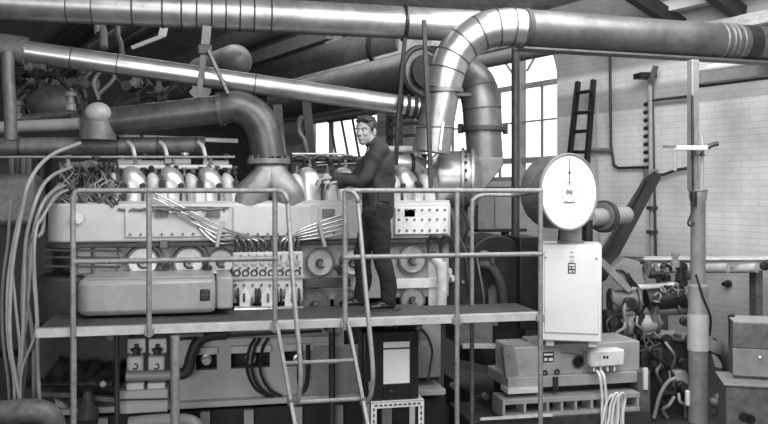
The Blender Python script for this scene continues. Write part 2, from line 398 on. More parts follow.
# fuel pump block
vP = 7.52; xa, xb = xof(233, vP), xof(303, vP)
pb_ = MB().bb(xa, xb, vP, VF+.1, 1.40, zof(268, 252, vP)).build('fuel_pump_block', m_paint, ENG, .012)
n = 8
for k in range(n):
    px = 237+k*8.6; p = pv(px, 252, vP+.06)
    d = MB(); d.lathe(p-Z*.03, Z, [(.03, 0), (.03, .06), (.02, .07), (.02, .11), (.027, .11), (.027, .14), (.012, .145), (.012, .18)], 12)
    d.build('pump_plunger', m_dark2, pb_)
    c = pv(px, 262, vP); MB().cyl(c+Y*.005, c-Y*.02, .026, n=8).build('pump_cap', m_alum, pb_)
    c = pv(px, 273, vP); MB().torus(c-Y*.006, NY, .027, .008, 16, 6).build('pump_gland', m_dark2, pb_)
MB().bb(xa-.01, xb+.01, vP-.02, vP+.01, zof(268, 279, vP), zof(268, 276, vP)).build('pump_ledge', m_paintm, pb_, .004)
for px in (245, 267, 290):
    c = pv(px, 298, vP); w_ = .05
    MB().prism([c+Vector((-w_, 0, -.08)), c+Vector((w_, 0, -.08)), c+Vector((w_, 0, .02)), c+Vector((0, 0, .1)), c+Vector((-w_, 0, .02))], NY*.012).build('pump_door', m_whited, pb_, .006)
for px in (238, 256, 259, 277, 281, 299):
    p = pv(px, 304, vP-.01); MB().tube([p, p-Y*.02+Z*.06, p-Y*.01+Z*.1, p+Z*.14+Y*.02], .012, 7, 4).build('pump_lever', m_dark, pb_)
for k in range(16):
    c = pv(235.5+k*4.3, 268 if k % 2 else 285, vP); MB().cyl(c, c-Y*.018, .012, n=6).build('pump_nut', m_iron if k % 3 else m_dark, pb_)
for k in range(9):
    c = pv(236+k*8, 290+(k % 3)*4, vP); MB().tube([c+Y*.01, c-Y*.025, c-Y*.03-Z*.05, c+Y*.01-Z*.08], .009, 6, 4).build('drain_pipe', m_dark2 if k % 2 else m_iron, pb_)
for k in range(8):
    c = pv(241+k*8, 257.5, vP); MB().box(c-Y*.006, (.012, .02, .05)).build('pump_rib', m_iron, pb_, .002)
MB().cyl(pv(234, 311, vP-.03), pv(303, 311, vP-.03), .045, n=14).build('control_shaft', m_alum, ENG)
# high pressure fuel pipes
def fp(pts, r=.0085): MB().tube(pts, r, 6, 5).build('fuel_pipe', m_copper, ENG)
for k in range(5):
    y = 205+k*5.6; px0 = 150+k*3 if k < 3 else 176+k*4
    fp([pv(px0, y-14+k*1.5 if k < 3 else y-7, VF-.03), pv(218-k*1, 225+k*4.2, VF-.07), pv(230+k*1.2, 231+k*2.8, VF-.12), pv(262-k*6.4, 240, vP+.0), pv(266-k*6.6, 247, vP+.05)])
for k in range(5):
    fp([pv(348, 213+k*5, VF-.03), pv(326, 220+k*4.2, VF-.07), pv(300-k*.6, 230+k*2.6, VF-.12), pv(283+k*4, 240, vP), pv(280+k*4.4, 247, vP+.05)])
for pa, pb in (((222, 221), (217, 247)), ((319, 221), (325, 247))):
    MB().beam(pv(*pa, VF-.11), pv(*pb, VF-.11), .035, .02).build('pipe_clamp', m_paintm, ENG, .004)
fp([pv(150, 206, VF-.04), pv(230, 207, VF-.04)], .012)
# heads: rocker covers, injector blocks
zh = zt+.015
HB = MB()
def head_cover(px, big=True):
    v = VF+.22; x = xof(px, v); b = MB(); wd = .118 if big else .07; hh = .33 if big else .27
    prof = []                                           # a leaning, rounded hump: outline in x-z, swept along y
    for t, xx in ((0, 1.0), (.25, 1.02), (.5, .98), (.72, .8), (.88, .5), (.97, .15), (1.0, -.25), (.97, -.6), (.88, -.85), (.7, -.98), (.4, -1.02), (0, -1.0)):
        prof.append((xx*wd-(t*.03), t*hh))
    rings = []
    for dy, k in ((-.13, .55), (-.115, .8), (-.08, .95), (-.02, 1), (.12, 1), (.2, .97), (.23, .8)):
        rings.append([Vector((x+a*k, v+dy+.03, zh+c*(k if k < 1 else 1))) for a, c in prof])
    b.rings(rings)
    o = b.build('head_cover' if big else 'rocker_box', m_alum if big else m_paint, ENG, ang=50)
    if big: MB().torus(Vector((x, v-.06, zh+hh*.55)), NY, .022, .007, 14, 6).build('cover_latch', m_dark2, o)
    MB().lathe(Vector((x-.02, v+.1, zh+hh-.005)), Z, [(.025, 0), (.025, .035), (.014, .04), (.014, .08)], 10).build('cap_nut', m_iron, o)
    return o
pitch = 38
big = [137, 175, 213, 251, 306, 330, 356, 378, 408]
for px in (137, 175, 213, 313, 349, 382, 409): head_cover(px, True)
for px in (119, 157, 195, 231, 300, 331, 366, 396, 428): head_cover(px, False)
for px in list(range(124, 236, 19))+[322, 340, 357, 373, 402, 419]:
    p = pv(px, 198, VF+.12); MB().tube([p-Z*.05, p+Z*.02, p+Z*.1+Y*.03, p+Z*.2+Y*.12], .014, 7, 4).build('starting_air_pipe', m_dark2, ENG)
    q = pv(px, 186, VF+.1); MB().lathe(q, NY, [(.02, 0), (.02, .03), (.03, .03), (.03, .045)], 8).build('indicator_cock', m_dark, ENG)
for k in range(14):
    px = 127+k*8.2 if k < 13 else 235
    p = pv(px, 173+(k*7 % 5), VF+.28); MB().lathe(p, random.choice([Z, NY, Z+NY]), [(.022, 0), (.022, .03), (.012, .04), (.012, .07), (.024, .07), (.024, .09)], 8).build('rocker_fitting', random.choice([m_dark, m_iron, m_dark2]), ENG)
for px in (162, 200, 236, 343, 418):
    p = pv(px, 196, VF+.1); MB().box(p, (.09, .1, .14)).build('injector_block', m_whited, ENG, .015)
    MB().lathe(p+Z*.07, Z, [(.02, 0), (.02, .05), (.03, .05), (.03, .07), (.01, .08), (.01, .12)], 10).build('injector_nut', m_dark2, ENG)
# manifolds and small pipe runs above the heads
VM = VF+.55
mf = MB().cyl(pv(-40, 147, VM), pv(205, 145, VM), .085, n=24).build('water_manifold', m_iron, ENG)
MB().cyl(pv(112, 136, VM), pv(238, 141, VM), .022, n=10).build('top_pipe', m_white, ENG)
for px in (20, 118, 158, 196):
    c = pv(px, 146, VM); MB().cyl(c-X*.012, c+X*.012, .094).build('manifold_strap', m_dark2, mf)
for px in (128, 160, 198):
    c = pv(px, 142, VM-.08); MB().tube([c, c+Vector((.05, -.06, -.06)), c+Vector((.07, -.08, -.2)), c+Vector((.02, -.1, -.32))], .02, 8, 4).build('branch_pipe', m_paint, ENG)
for py, pa, pb, v, r, m in ((157, -20, 235, VF+.34, .012, m_rail), (167, 115, 232, VF+.3, .022, m_paint), (159, 292, 398, VF+.5, .03, m_dark2), (154, 292, 345, VF+.5, .014, m_alum), (170, 296, 350, VF+.4, .014, m_dark), (149, 385, 445, VF+.3, .032, m_lag), (172, 385, 440, VF+.45, .05, m_dark2)):
    MB().cyl(pv(pa, py, v), pv(pb, py, v), r, n=12).build('service_pipe', m, ENG)
for px in (300, 322, 348):
    c = pv(px, 166, VF+.4); MB().tube([c+Vector((-.1, 0, -.12)), c+Vector((-.08, 0, .06)), c+Vector((.0, 0, .1)), c+Vector((.09, 0, .05)), c+Vector((.11, 0, -.12))], .017, 8, 5).build('leak_off_loop', m_black, ENG)
for px, py in ((122, 162), (145, 160), (171, 162), (185, 159), (210, 163), (226, 160), (305, 165), (330, 165), (395, 162), (425, 160)):
    p = pv(px, py, VF+.42); MB().lathe(p-Z*.06, Z, [(.035, 0), (.035, .05), (.02, .06), (.02, .1), (.04, .1), (.04, .12)], 12).build('relief_valve', random.choice([m_dark, m_iron, m_alum]), ENG)
for px, py, l, s in ((130, 164, .11, 1), (150, 165, .13, 1), (178, 163, .12, 1), (216, 165, .12, 1), (312, 178, .1, 1), (340, 180, .1, 1)):
    p = pv(px, py, VF+.36); MB().cyl(p-X*l, p+X*l, .045, n=14).build('thermostat_housing', m_panel, ENG)
# charge air pipe ends at the right: elbow with clamp
p = pv(402, 164, VF+.3); MB().tube([p+Vector((-.16, 0, .02)), p, p+Vector((.12, .02, -.0)), p+Vector((.26, .1, -.1))], .09, 16, 5).build('air_branch', m_alum, ENG)
MB().torus(p+Vector((.1, .01, 0)), X, .095, .018, 24, 8).build('hose_clip', m_dark, ENG)
p = pv(421, 168, VF+.3); MB().torus(p, X+Y*.4, .1, .018, 24, 8).build('hose_clip', m_bright, ENG)
# oil pipes and hoses on the right end
MB().tube([pv(434, 258, VF-.1), pv(440, 266, VF-.12), pv(442, 285, VF-.12), pv(441, 315, VF-.12)], .05, 14, 5).build('lagged_drain_pipe', m_lag, ENG)
for a in ((428, 243), (441, 243)):
    p = pv(*a, VF-.04); MB().tube([p-Z*.1, p+Z*.02, p+Vector((.04, -.03, .07)), p+Vector((.1, -.03, .02)), p+Vector((.12, -.02, -.1))], .014, 7, 5).build('oil_pipe', m_dark, ENG)
MB().box(pv(62, 298, VF+.1), (.4, .5, .42)).build('end_housing', m_dark, ENG, .03)
for py in (250, 257, 266): MB().beam(pv(44, py, VF-.02), pv(120, py+1, VF-.02), .03, .02).build('end_rail', m_dark2, ENG)
# lower crankcase below the walkway
vL = 7.62; zl1 = 1.26; zl0 = zof(240, 399, vL)
b = MB(); xa, xb = xof(176, vL), xof(344, vL)
# panel with open pockets: built as pieces round the pockets
pk = [(196, 217, 352, 369), (231, 270, 352, 367), (284, 312, 352, 368)]
zp1 = zof(250, 351, vL); zp0 = zof(250, 368, vL)
b.bb(xa, xb, vL, vL+.1, zl0, zp0); b.bb(xa, xb, vL, vL+.1, zp1, zl1)
xe = [xa]+[xof(q_, vL) for pp in pk for q_ in pp[:2]]+[xb]
for i in range(0, len(xe), 2): b.bb(xe[i], xe[i+1], vL, vL+.1, zp0, zp1)
low = b.build('crankcase_lower', m_paint, ENG, 0)
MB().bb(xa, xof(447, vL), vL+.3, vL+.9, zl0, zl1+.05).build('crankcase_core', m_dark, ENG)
for pa, pb, y0, y1 in pk:
    MB().bb(xof(pa-1, vL), xof(pb+1, vL), vL-.05, vL+.02, zof(250, y0, vL), zof(250, y0-7, vL)).build('pocket_lintel', m_whited, low, .006)
    p = pv((pa+pb)/2, (y0+y1)/2-2, vL+.08); MB().lathe(p, NY, [(.05, 0), (.05, .05), (.03, .055), (.03, .1), (.036, .1), (.036, .13)], 10).build('holding_down_nut', m_alum, low)
for a in ((176, 333, 350), ): MB().cyl(pv(a[0], 337, vL-.06), pv(340, 333, vL-.06), .03, n=10).build('oil_rail', m_paintm, ENG)
MB().cyl(pv(176, 339, vL-.12), pv(322, 331, vL-.12), .013, n=8).build('oil_rail', m_dark2, ENG)
MB().bb(xof(303, vL), xof(387, vL), vL-.03, vL+.02, zof(340, 396, vL), zof(340, 345, vL)).build('crankcase_door', m_paintm, low, .01)
MB().bb(xof(384, 7.75), xof(440, 7.75), 7.7, 8.2, .6, 1.24).build('end_bearing_housing', m_paintm, ENG, .02)
for px in (252, 260, 247):
    MB().tube([pv(px+8, 338, vL-.08), pv(px+2, 350, vL-.1), pv(px, 370, vL-.1), pv(px+8, 388, vL-.08), pv(px+22, 397, vL-.06)], .014, 7, 6).build('drain_hose', m_dark, ENG)
MB().tube([pv(300, 345, vL-.08), pv(299, 380, vL-.08), pv(302, 392, vL-.08), pv(307, 380, vL-.08), pv(308, 345, vL-.08)], .02, 8, 6).build('drain_hose', m_dark, ENG)
# pumps at the left below the walkway
for px in (136, 157):
    c = pv(px, 364, 7.5)
    pm_ = MB().box(c, (.14, .2, .17)).build('circulating_pump', m_white, ENG, .02)
    MB().torus(c-Y*.105, NY, .022, .006, 16, 6, PI*.2, PI*1.6).build('pump_handle', m_dark, pm_)
    MB().lathe(c+Z*.085, Z, [(.03, 0), (.03, .03), (.045, .03), (.045, .05), (.015, .06), (.015, .09)], 12).build('gland_nut', m_dark2, pm_)
    MB().box(pv(px, 384, 7.5), (.15, .22, .07)).build('pump_foot', m_white, ENG, .012)
    MB().box(pv(px+1, 345, 7.6), (.155, .1, .13)).build('pump_backplate', m_white, ENG, .01)
MB().cyl(pv(126, 376, 7.36), pv(176, 375, 7.36), .045, n=16).build('suction_pipe', m_paintm, ENG)
MB().tube([pv(172, 375, 7.36), pv(186, 372, 7.36), pv(191, 358, 7.4), pv(197, 343, 7.42), pv(208, 336, 7.44), pv(226, 334, 7.46)], .05, 14, 5).build('suction_elbow', m_dark2, ENG)
MB().bb(xof(120, 7.4), xof(168, 7.4), 7.35, 7.75, zof(140, 412, 7.4), zof(140, 389, 7.4)).build('pump_base', m_paint, ENG, .01)
MB().beam(pv(120, 400, 7.33), pv(168, 399, 7.33), .02, .012).build('pump_base_lip', m_dark2, ENG)
# bedplate rail
zr = zof(240, 400, 7.52)
MB().bb(xof(60, 7.52), xof(446, 7.52), 7.52, 8.6, zr-.055, zr).build('bedplate', m_paint, ENG, .008)
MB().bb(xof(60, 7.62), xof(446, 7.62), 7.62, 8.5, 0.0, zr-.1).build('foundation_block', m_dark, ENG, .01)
for px in (100, 160, 205, 250, 300, 342, 392): MB().bb(xof(px-5, 7.33), xof(px+5, 7.33), 7.54, 7.62, .0, zr-.1).build('bedplate_rib', m_paintm, ENG, .004)
# exhaust trouser piece (two lobes) with round flange
hood = MB()
vE = VF+.22
zf = zof(268, 163, vE)
for sgn in (-1, 1):
    rings = []
    for py, l, r_, hd in ((208, 230, 304, .22), (200, 230, 304.5, .225), (194, 231, 304, .225), (188, 234.5, 302, .22), (182, 240.5, 298, .205), (176, 247, 293, .19), (170, 253, 287, .17), (163, 257, 283, .15)):
        t = max(0, min(1, (208-py)/26)); mid = 4*(1-t)-9*t
        xl, xr = (l, 269-mid) if sgn < 0 else (269+mid+2*(1-t), r_)
        pl, pr = pv(xl, py, vE), pv(xr, py, vE); c = (pl+pr)/2; hw = (pr-pl).length/2
        rings.append([c+X*hw*math.copysign(abs(math.cos(a))**.7, math.cos(a))+Y*hd*math.copysign(abs(math.sin(a))**.7, math.sin(a)) for a in [2*PI*i/32 for i in range(32)]])
    hood.rings(rings)
hd_ = hood.build('exhaust_trouser', m_hood, ENG, ang=60)
for pa, pb in ((229, 267), (273, 305)):
    MB().bb(xof(pa, vE-.2), xof(pb, vE-.2), vE-.21, vE+.2, zof(268, 209, vE-.2), zof(268, 206, vE-.2)).build('trouser_foot', m_iron, hd_, .006)
c = pv(269, 161, vE); MB().cyl(c-Z*.03, c+Z*.02, .205, n=32).build('exhaust_flange', m_hood, hd_, .006)
bolts([c+Z*.02+Vector((math.cos(a), math.sin(a), 0))*.18 for a in [2*PI*i/14 for i in range(14)]], Z, parent=hd_, h=.03)

# exhaust pipe: horizontal run, then an elbow down to the flange
EXP = thing('exhaust_pipe', 'thick sooty exhaust pipe whose elbow bends down onto the engine top', 'pipe', pv(180, 112, vE+.1))
e0, e1, e2, e3, e4 = pv(108, 122, vE+.2), pv(221, 109, vE+.03), pv(246, 108, vE), pv(265, 128, vE), pv(269, 158, vE)
MB().cyl(e0, e1, .135, n=32).build('straight_run', m_exh, EXP)
MB().tube([e1, pv(236, 106.5, vE), pv(253, 114, vE), pv(264, 131, vE), e4], lambda t: .148+.025*t, 28, 8).build('elbow', m_exh, EXP)
d = (e1-e0).normalized(); MB().cyl(e1-d*.025, e1+d*.02, .162, n=32).build('joint_collar', m_exh, EXP)
MB().torus(pv(140, 122, vE+.27), d, .139, .008, 32, 6).build('seam', m_dark2, EXP)

# ================================================================== turbo end and its ducts
vB = 8.15
TB = thing('turbocharger', 'bright drum shaped turbocharger with a bolted flange beside the engine heads', 'turbocharger', pv(452, 208, vB))
ax = (X*.95-Y*.3).normalized()
c = pv(454, 180, vB)
MB().lathe(c-ax*.16, ax, [(.17, -.16), (.28, -.02), (.295, 0), (.3, .02), (.3, .22), (.305, .235)], 40).build('drum', m_bright, TB)
fl = MB().lathe(c+ax*.075, ax, [(.305, 0), (.335, .004), (.335, .03), (.29, .034), (.28, .05), (.28, .1), (.325, .104), (.325, .13), (.27, .14), (.2, .2), (.001, .22)], 40).build('flange', m_duct, TB)
u, v_ = perp(ax)
bolts([c+ax*.105+(u*math.cos(a)+v_*math.sin(a))*.3 for a in [2*PI*i/20 for i in range(20)]], ax, .014, .03, parent=fl, m=m_dark)
MB().lathe(c-ax*.18, -ax, [(.2, 0), (.17, .08), (.11, .2), (.09, .3)], 28).build('inlet_cone', m_dark2, TB)
MB().bb(c.x-.12, c.x+.12, c.y-.1, c.y+.25, .56+.6, c.z-.24).build('support_foot', m_dark2, TB, .01)
MB().tube([pv(447, 203, vB-.2), pv(452, 213, vB-.25), pv(456, 230, vB-.25), pv(466, 252, vB-.2)], .016, 7, 6).build('oil_line', m_iron, TB)
MB().tube([pv(462, 208, vB-.2), pv(468, 226, vB-.25), pv(463, 244, vB-.2)], .016, 7, 6).build('oil_line', m_dark, TB)
# first elbow: from the big duct down to the drum
RD = thing('overhead_duct', 'large grey duct running right from the banded elbow towards the wall', 'duct', pd(630, 34, 8.6))
r0, r1, r2 = pd(520, 28.5, 8.25), pd(722, 41.5, 8.95), pd(800, 47, 9.3)
d = (r2-r0).normalized()
MB().cyl(r0, r2, .195, n=40).build('duct_run', m_ductr, RD)
MB().beam(r0-Z*.205, r2-Z*.205, .2, .02).build('support_strip', m_iron, RD)
for px, D in ((528, 8.28),): q = r0+d*.05; MB().cyl(q-d*.03, q+d*.02, .206, n=40).build('joint_band', m_band, RD)
for t in (2.38, 2.46, 2.52, 2.6): q = r0+d*t; MB().torus(q, d, .196, .012, 36, 8).build('bellows_ring', m_ductd, RD)
q = r0+d*2.68; MB().cyl(q, q+d*.16, .2, n=40).build('joint_band', m_dark, RD)
DE = thing('duct_elbow', 'shiny segmented elbow with dark bands dropping from the right-hand duct to the turbocharger', 'duct', pd(470, 40, 8.2))
EP = [pd(522, 28.5, 8.25), pd(505, 27.5, 8.22), pd(484, 31, 8.2), pd(465, 42, 8.18), pd(453, 57, 8.16), pd(447, 73, 8.15), pd(443, 90, 8.15)]
ES = spline(EP, 8)
MB().tube(EP, lambda t: .195-.02*t, 36, 8).build('elbow_shell', m_bright, DE)
for k in (5, 11, 18, 25, 32, 39):
    dd = (ES[k+1]-ES[k-1]).normalized(); rr = .197-.02*k/48
    MB().cyl(ES[k]-dd*.009, ES[k]+dd*.009, rr, n=36).build('segment_band', m_dark2, DE)
q = pd(443, 91, 8.15); MB().cyl(q-Z*.02, q+Z*.02, .2, n=36).build('collar', m_ductd, DE)
q2 = pd(431, 152, 8.15)
MB().cyl(q, pd(435, 128, 8.15), .165, .18, n=36).build('downpipe', m_duct, DE)
MB().cyl(pd(435, 128, 8.15), q2, .182, .19, n=36).build('lower_downpipe', m_duct, DE)
q = pd(435, 128, 8.15); MB().torus(q, Z, .182, .01, 36, 8).build('seam', m_ductd, DE)
MB().box(pd(455, 95, 8.1), (.3, .12, .035)).build('support_lug', m_dark2, DE, .004)
MB().beam(pd(443, 122, 7.97), pd(440, 150, 7.95), .02, .012).build('seam_strip', m_bright, DE)
# second elbow behind it
D2 = thing('intake_duct', 'second duct curving down behind the banded elbow with a slanted square foot', 'duct', pd(482, 130, 8.75))
I = [pd(436, 84, 9.1), pd(456, 74, 8.95), pd(474, 82, 8.82), pd(481, 103, 8.75), pd(483, 131, 8.75)]
MB().tube(I, .205, 32, 8).build('elbow_shell', m_ductd, D2)
IS = spline(I, 8)
for k in (12, 20, 26):
    dd = (IS[k+1]-IS[k-1]).normalized(); MB().cyl(IS[k]-dd*.008, IS[k]+dd*.008, .209, n=32).build('segment_band', m_dark2, D2)
q = pd(483, 129, 8.75); MB().cyl(q-Z*.025, q+Z*.025, .245, n=32).build('flange', m_dark2, D2, .004)
for sx in (-1, 1): MB().cyl(q+X*sx*.25-Z*.05, q+X*sx*.25+Z*.05, .03, n=8).build('flange_lug', m_dark, D2)
MB().cyl(q-Z*.02, pd(485, 158, 8.75), .19, n=32).build('straight_run', m_ductd, D2)
a, b_, c_, e_ = pd(467, 157, 8.75), pd(504, 157, 8.75), pd(497, 170, 8.75), pd(476, 196, 8.75)
MB().prism([pd(465, 157, 8.55), pd(504, 157, 8.55), pd(503, 166, 8.55), pd(486, 188, 8.55), pd(466, 192, 8.55)], FW*.42).build('slanted_foot', m_ductd, D2, .01)
# long thin duct of the upper left
LD = thing('overhead_duct', 'long round duct along the top edge of the view, left of the banded elbow', 'duct', pd(200, 10, 7.7))
l0, l1 = pd(-30, 0.5, 7.35), pd(478, 26.5, 8.3); d = (l1-l0).normalized(); LL = (l1-l0).length
MB().cyl(l0-d*2.2, l1, .16, n=40).build('duct_run', m_duct, LD)
def on_ld(px): return l0+d*LL*((px+30)/508*7.35/(8.3-(8.3-7.35)*(px+30)/508))
for px in (68, 93, 133, 163, 182, 197, 212, 226, 240, 254, 271): q = on_ld(px); MB().torus(q, d, .1605, .006 if px < 120 else .009, 36, 6).build('seam', m_dark2, LD)
q = on_ld(271); MB().cyl(q-d*.008, q+d*.008, .166, n=36).build('joint_band', m_dark2, LD)
q = on_ld(404); MB().torus(q, d, .168, .02, 36, 8).build('hanger_ring', m_black, LD)
# bright diagonal pipe
DP = thing('diagonal_pipe', 'bright polished pipe sloping down from the left edge to a clamp above the man', 'pipe', pd(200, 76, 7.9))
l0, l1 = pd(24, 51, 7.55), pd(420, 108, 8.2); d2 = (l1-l0).normalized(); L2 = (l1-l0).length
MB().cyl(l0, l1, .098, n=32).build('pipe_run', m_bright, DP)
MB().cyl(l0-d2*.35, l0+d2*.02, .13, n=28).build('pipe_sleeve', m_iron, DP)
for px in (72, 118, 255): t = (px-24)/396*7.55/(8.2-(8.2-7.55)*(px-24)/396); q = l0+d2*L2*t; MB().torus(q, d2, .0985, .006, 32, 6).build('seam', m_dark2, DP)
for t in (.945, .965, .985, 1.0): q = l0+d2*L2*t; MB().torus(q, d2, .1, .02, 28, 8).build('clamp_ring', m_dark, DP)
MB().tube([pd(8, 52, 7.4), pd(8, 75, 7.4), pd(10, 105, 7.4), pd(11, 140, 7.4)], .055, 18, 5).build('drop_leg', m_iron, DP)
# fat flue behind, running along the hall
FD = thing('flue', 'fat dark flue crossing behind the polished pipe with a flanged end near the elbow', 'flue', pd(360, 75, 11))
p0 = pd(424, 72, 9.6); q0 = pd(250, HOR+(72-HOR)*9.6/eD(424, 9.6, 250), eD(424, 9.6, 250))
q0 = p0+(q0-p0)*.75
MB().cyl(p0, q0, .27, n=36).build('flue_run', m_ductd, FD)
dd = (q0-p0).normalized(); MB().torus(p0+dd*.03, dd, .28, .04, 36, 8).build('flange', m_dark, FD)
MB().cyl(p0-dd*.02, p0-dd*.06, .2, n=28).build('end_plate', m_dark, FD)
#PLATFORM
# ================================================================== walkway, rails and ladder
vD = 6.71; ZD = 1.35; ZR = 2.415; ZM = H-(258-190)*6.69/F
PF = thing('raised_walkway', 'raised steel walkway with pipe railings along the engine front', 'walkway', (xof(280, vD), vD, 0))
xl, xr = xof(36, vD), xof(543, vD)
MB().bb(xl, xof(438, vD), vD, 7.50, ZD-.03, ZD).build('deck_plate', m_deck, PF, .004)
MB().bb(xof(438, vD)+.004, xr, vD, 7.36, ZD-.03, ZD).build('deck_plate', m_deck, PF, .004)
b = MB(); b.prism([(xl, vD-.008, ZD+.006), (xl, vD-.008, ZD-.062), (xl, vD+.004, ZD-.062), (xl, vD+.004, ZD-.032), (xl, vD+.06, ZD-.032), (xl, vD+.06, ZD+.006)], (xr-xl, 0, 0))
b.build('edge_angle', m_edge, PF, .003)
MB().bb(xof(72, vD), xr-.02, 7.28, 7.34, ZD-.12, ZD-.03).build('back_joist', m_dark2, PF)
for px in (110, 200, 330, 420): MB().bb(xof(px, vD)-.025, xof(px, vD)+.025, vD+.01, 7.44, ZD-.1, ZD-.031).build('cross_joist', m_dark2, PF)
RR = .021
def post(px, z0, z1, v=vD-.03, r=RR, m=None, name='railing_post'): return MB().cyl((xof(px, v), v, z0), (xof(px, v), v, z1), r, n=12).build(name, m or m_rail, PF)
vr = vD-.03
post(73, ZD-.08, ZR-.05); post(149, ZD-.08, ZR); post(275, ZD-.08, ZR); post(345, ZD-.08, ZR); post(457, 0, ZR); post(540.5, 0, ZR)
post(73.5, .6, ZD-.08, name='walkway_leg', r=.024); post(175, 0, ZD-.08, r=.036, m=m_rail, name='walkway_leg'); post(117, .2, ZD-.08, v=7.2, m=m_dark2, name='walkway_leg')
post(472, .12, ZD-.03, v=7.33, m=m_iron, name='walkway_leg'); post(332, .0, ZD-.03, v=7.38, m=m_dark2, r=.03, name='walkway_leg')
def rail(pa, pb, z, name='rail'): return MB().cyl((xof(pa, vr), vr, z), (xof(pb, vr), vr, z), RR, n=12).build(name, m_rail, PF)
rail(78, 276, ZR, 'top_rail'); rail(345, 541, ZR, 'top_rail'); rail(72, 276, ZM, 'mid_rail'); rail(345, 541, ZM, 'mid_rail')
MB().tube([(xof(80, vr), vr, ZR), (xof(75, vr), vr, ZR-.015), (xof(73, vr), vr, ZR-.07)], RR, 12, 5).build('rail_bend', m_rail, PF)
# end rail at the right rear corner
b = pv(472, 310, 7.33); zE = zof(500, 195, 7.33); xe_ = xof(541, vr)
MB().tube([(b.x, 7.33, ZD), (b.x, 7.33, zE-.16), (b.x+.02, 7.33, zE-.04), (b.x+.12, 7.33, zE), (xe_-.12, 7.33, zE), (xe_-.02, 7.30, zE), (xe_, 7.22, zE)], RR*.95, 12, 5).build('end_rail', m_rail, PF)
MB().cyl((xe_, 7.23, zE), (xe_, vr, ZR), RR, n=12).build('end_rail', m_rail, PF)
for px in (149, 275, 345, 457, 540.5):
    MB().bb(xof(px, vr)-.035, xof(px, vr)+.035, vr-.012, vD-.008, ZD-.07, ZD-.01).build('post_clip', m_rail, PF, .004)
for px, z in ((149, ZM), (275, ZM), (345, ZM), (457, ZM), (540.5, ZM), (149, ZR), (457, ZR)):
    MB().ball((xof(px, vr), vr, z), RR*1.35, 10, 6).build('rail_joint', m_rail, PF)
MB().cyl((xof(400, 7.35), 7.3, ZD-.031), (xof(400, 7.35), 7.3, ZD-.16), .09, .05, n=14).build('drain_funnel', m_iron, PF)
# ladder
LAD = thing('access_ladder', 'sloping steel ladder with curved handrails in the gap of the walkway railing', 'ladder', (xof(315, 6.2), 5.3, 0))
def proj(p): q = Vector(p)-CAM; d_ = q.dot(FW); return 384+q.dot(RT)/d_*F, HOR-q.z/d_*F
def lad(side, t):                       # t = 0 at the walkway edge, 1 on the floor
    x = xof(276.5, vD) if side == 0 else xof(346.5, vD); return Vector((x+.16*t if side == 0 else x+.06*t, vD-.075-1.42*t, ZD-.02-(ZD-.02)*t))
for s_ in (0, 1):
    MB().beam(lad(s_, 0), lad(s_, 1), .028, .06, up=(0, 1, 0)).build('stringer', m_rail, LAD, .004)
    p0 = Vector((xof(276 if s_ == 0 else 346, vr), vr-.03, ZR)); end = lad(s_, next(t/200 for t in range(200) if proj(lad(s_, t/200))[1] > (402 if s_ == 0 else 400)))
    off = Vector((.09, -.06, 0))
    MB().tube([p0+Vector((0, -.01, 0)), p0+off*.55+Z*-.015, p0+off*.9+Z*-.07, p0+off+Z*-.17, p0.lerp(end, .5)+Vector((.07, -.12, .0)), end+Vector((.065, -.05, .28)), end+Vector((.055, -.06, .08)), end+Vector((.03, -.03, .0)), end], .019, 12, 6).build('handrail', m_rail, LAD)
    MB().box(end, (.05, .07, .05)).build('handrail_bracket', m_iron, LAD, .006)
for t in [next(t/300 for t in range(300) if proj(lad(0, t/300))[1] > y_) for y_ in (363, 402, 447)]+[.9]: MB().cyl(lad(0, t), lad(1, t), .017, n=10).build('rung', m_rail, LAD)

#MAN
# ================================================================== the man on the walkway
def skinned(chains, vox, smooth=2):
    mb = MB()
    for pts, rad in chains:
        P = spline(pts, 5) if len(pts) > 2 else [Vector(q) for q in pts]; n = len(P); m = len(rad)-1
        def rf(t): f = t*m; i = min(int(f), m-1); k = f-i; k = k*k*(3-2*k); return rad[i]*(1-k)+rad[i+1]*k
        mb.tube(P, rf, 14, 0)
        mb.ball(P[0], rad[0]*.98, 14, 8); mb.ball(P[-1], rad[-1]*.98, 14, 8)
    return mb
def fuse(mb, name, m, parent, vox, it=6, mats=None):
    o = mb.build(name, m, parent, ang=180)
    r = o.modifiers.new('r', 'REMESH'); r.mode = 'VOXEL'; r.voxel_size = vox; r.use_smooth_shade = True
    s = o.modifiers.new('s', 'SMOOTH'); s.iterations = it; s.factor = .5
    dg = bpy.context.evaluated_depsgraph_get(); dg.update()
    me = bpy.data.meshes.new_from_object(o.evaluated_get(dg)); o.modifiers.clear(); o.data = me
    me.polygons.foreach_set('use_smooth', [True]*len(me.polygons)); return o
MP = pd(377, HOR, 7.42); MP.z = ZD
MAN = thing('person', 'young man in dark overalls on the walkway, turned to the engine and looking back', 'person', MP)
MF = Vector((-.985, .17, 0)).normalized(); ML = Vector((-MF.y, MF.x, 0))     # forward, his left (towards us)
def mp(a, b, h): return MP+MF*a+ML*b+Z*h
def ell(mb, c, r, rot=None): mb.ball(c, r, 22, 14, rot)
from mathutils import noise
def folds(o, amp):
    for v in o.data.vertices:
        p = v.co; k = noise.noise(Vector((p.x*9+p.z*5, p.y*9-p.z*3, p.z*9)))+.5*noise.noise(Vector((p.x*18, p.y*18+p.z*9, p.z*22)))
        v.co = p+v.normal*k*amp
    return o
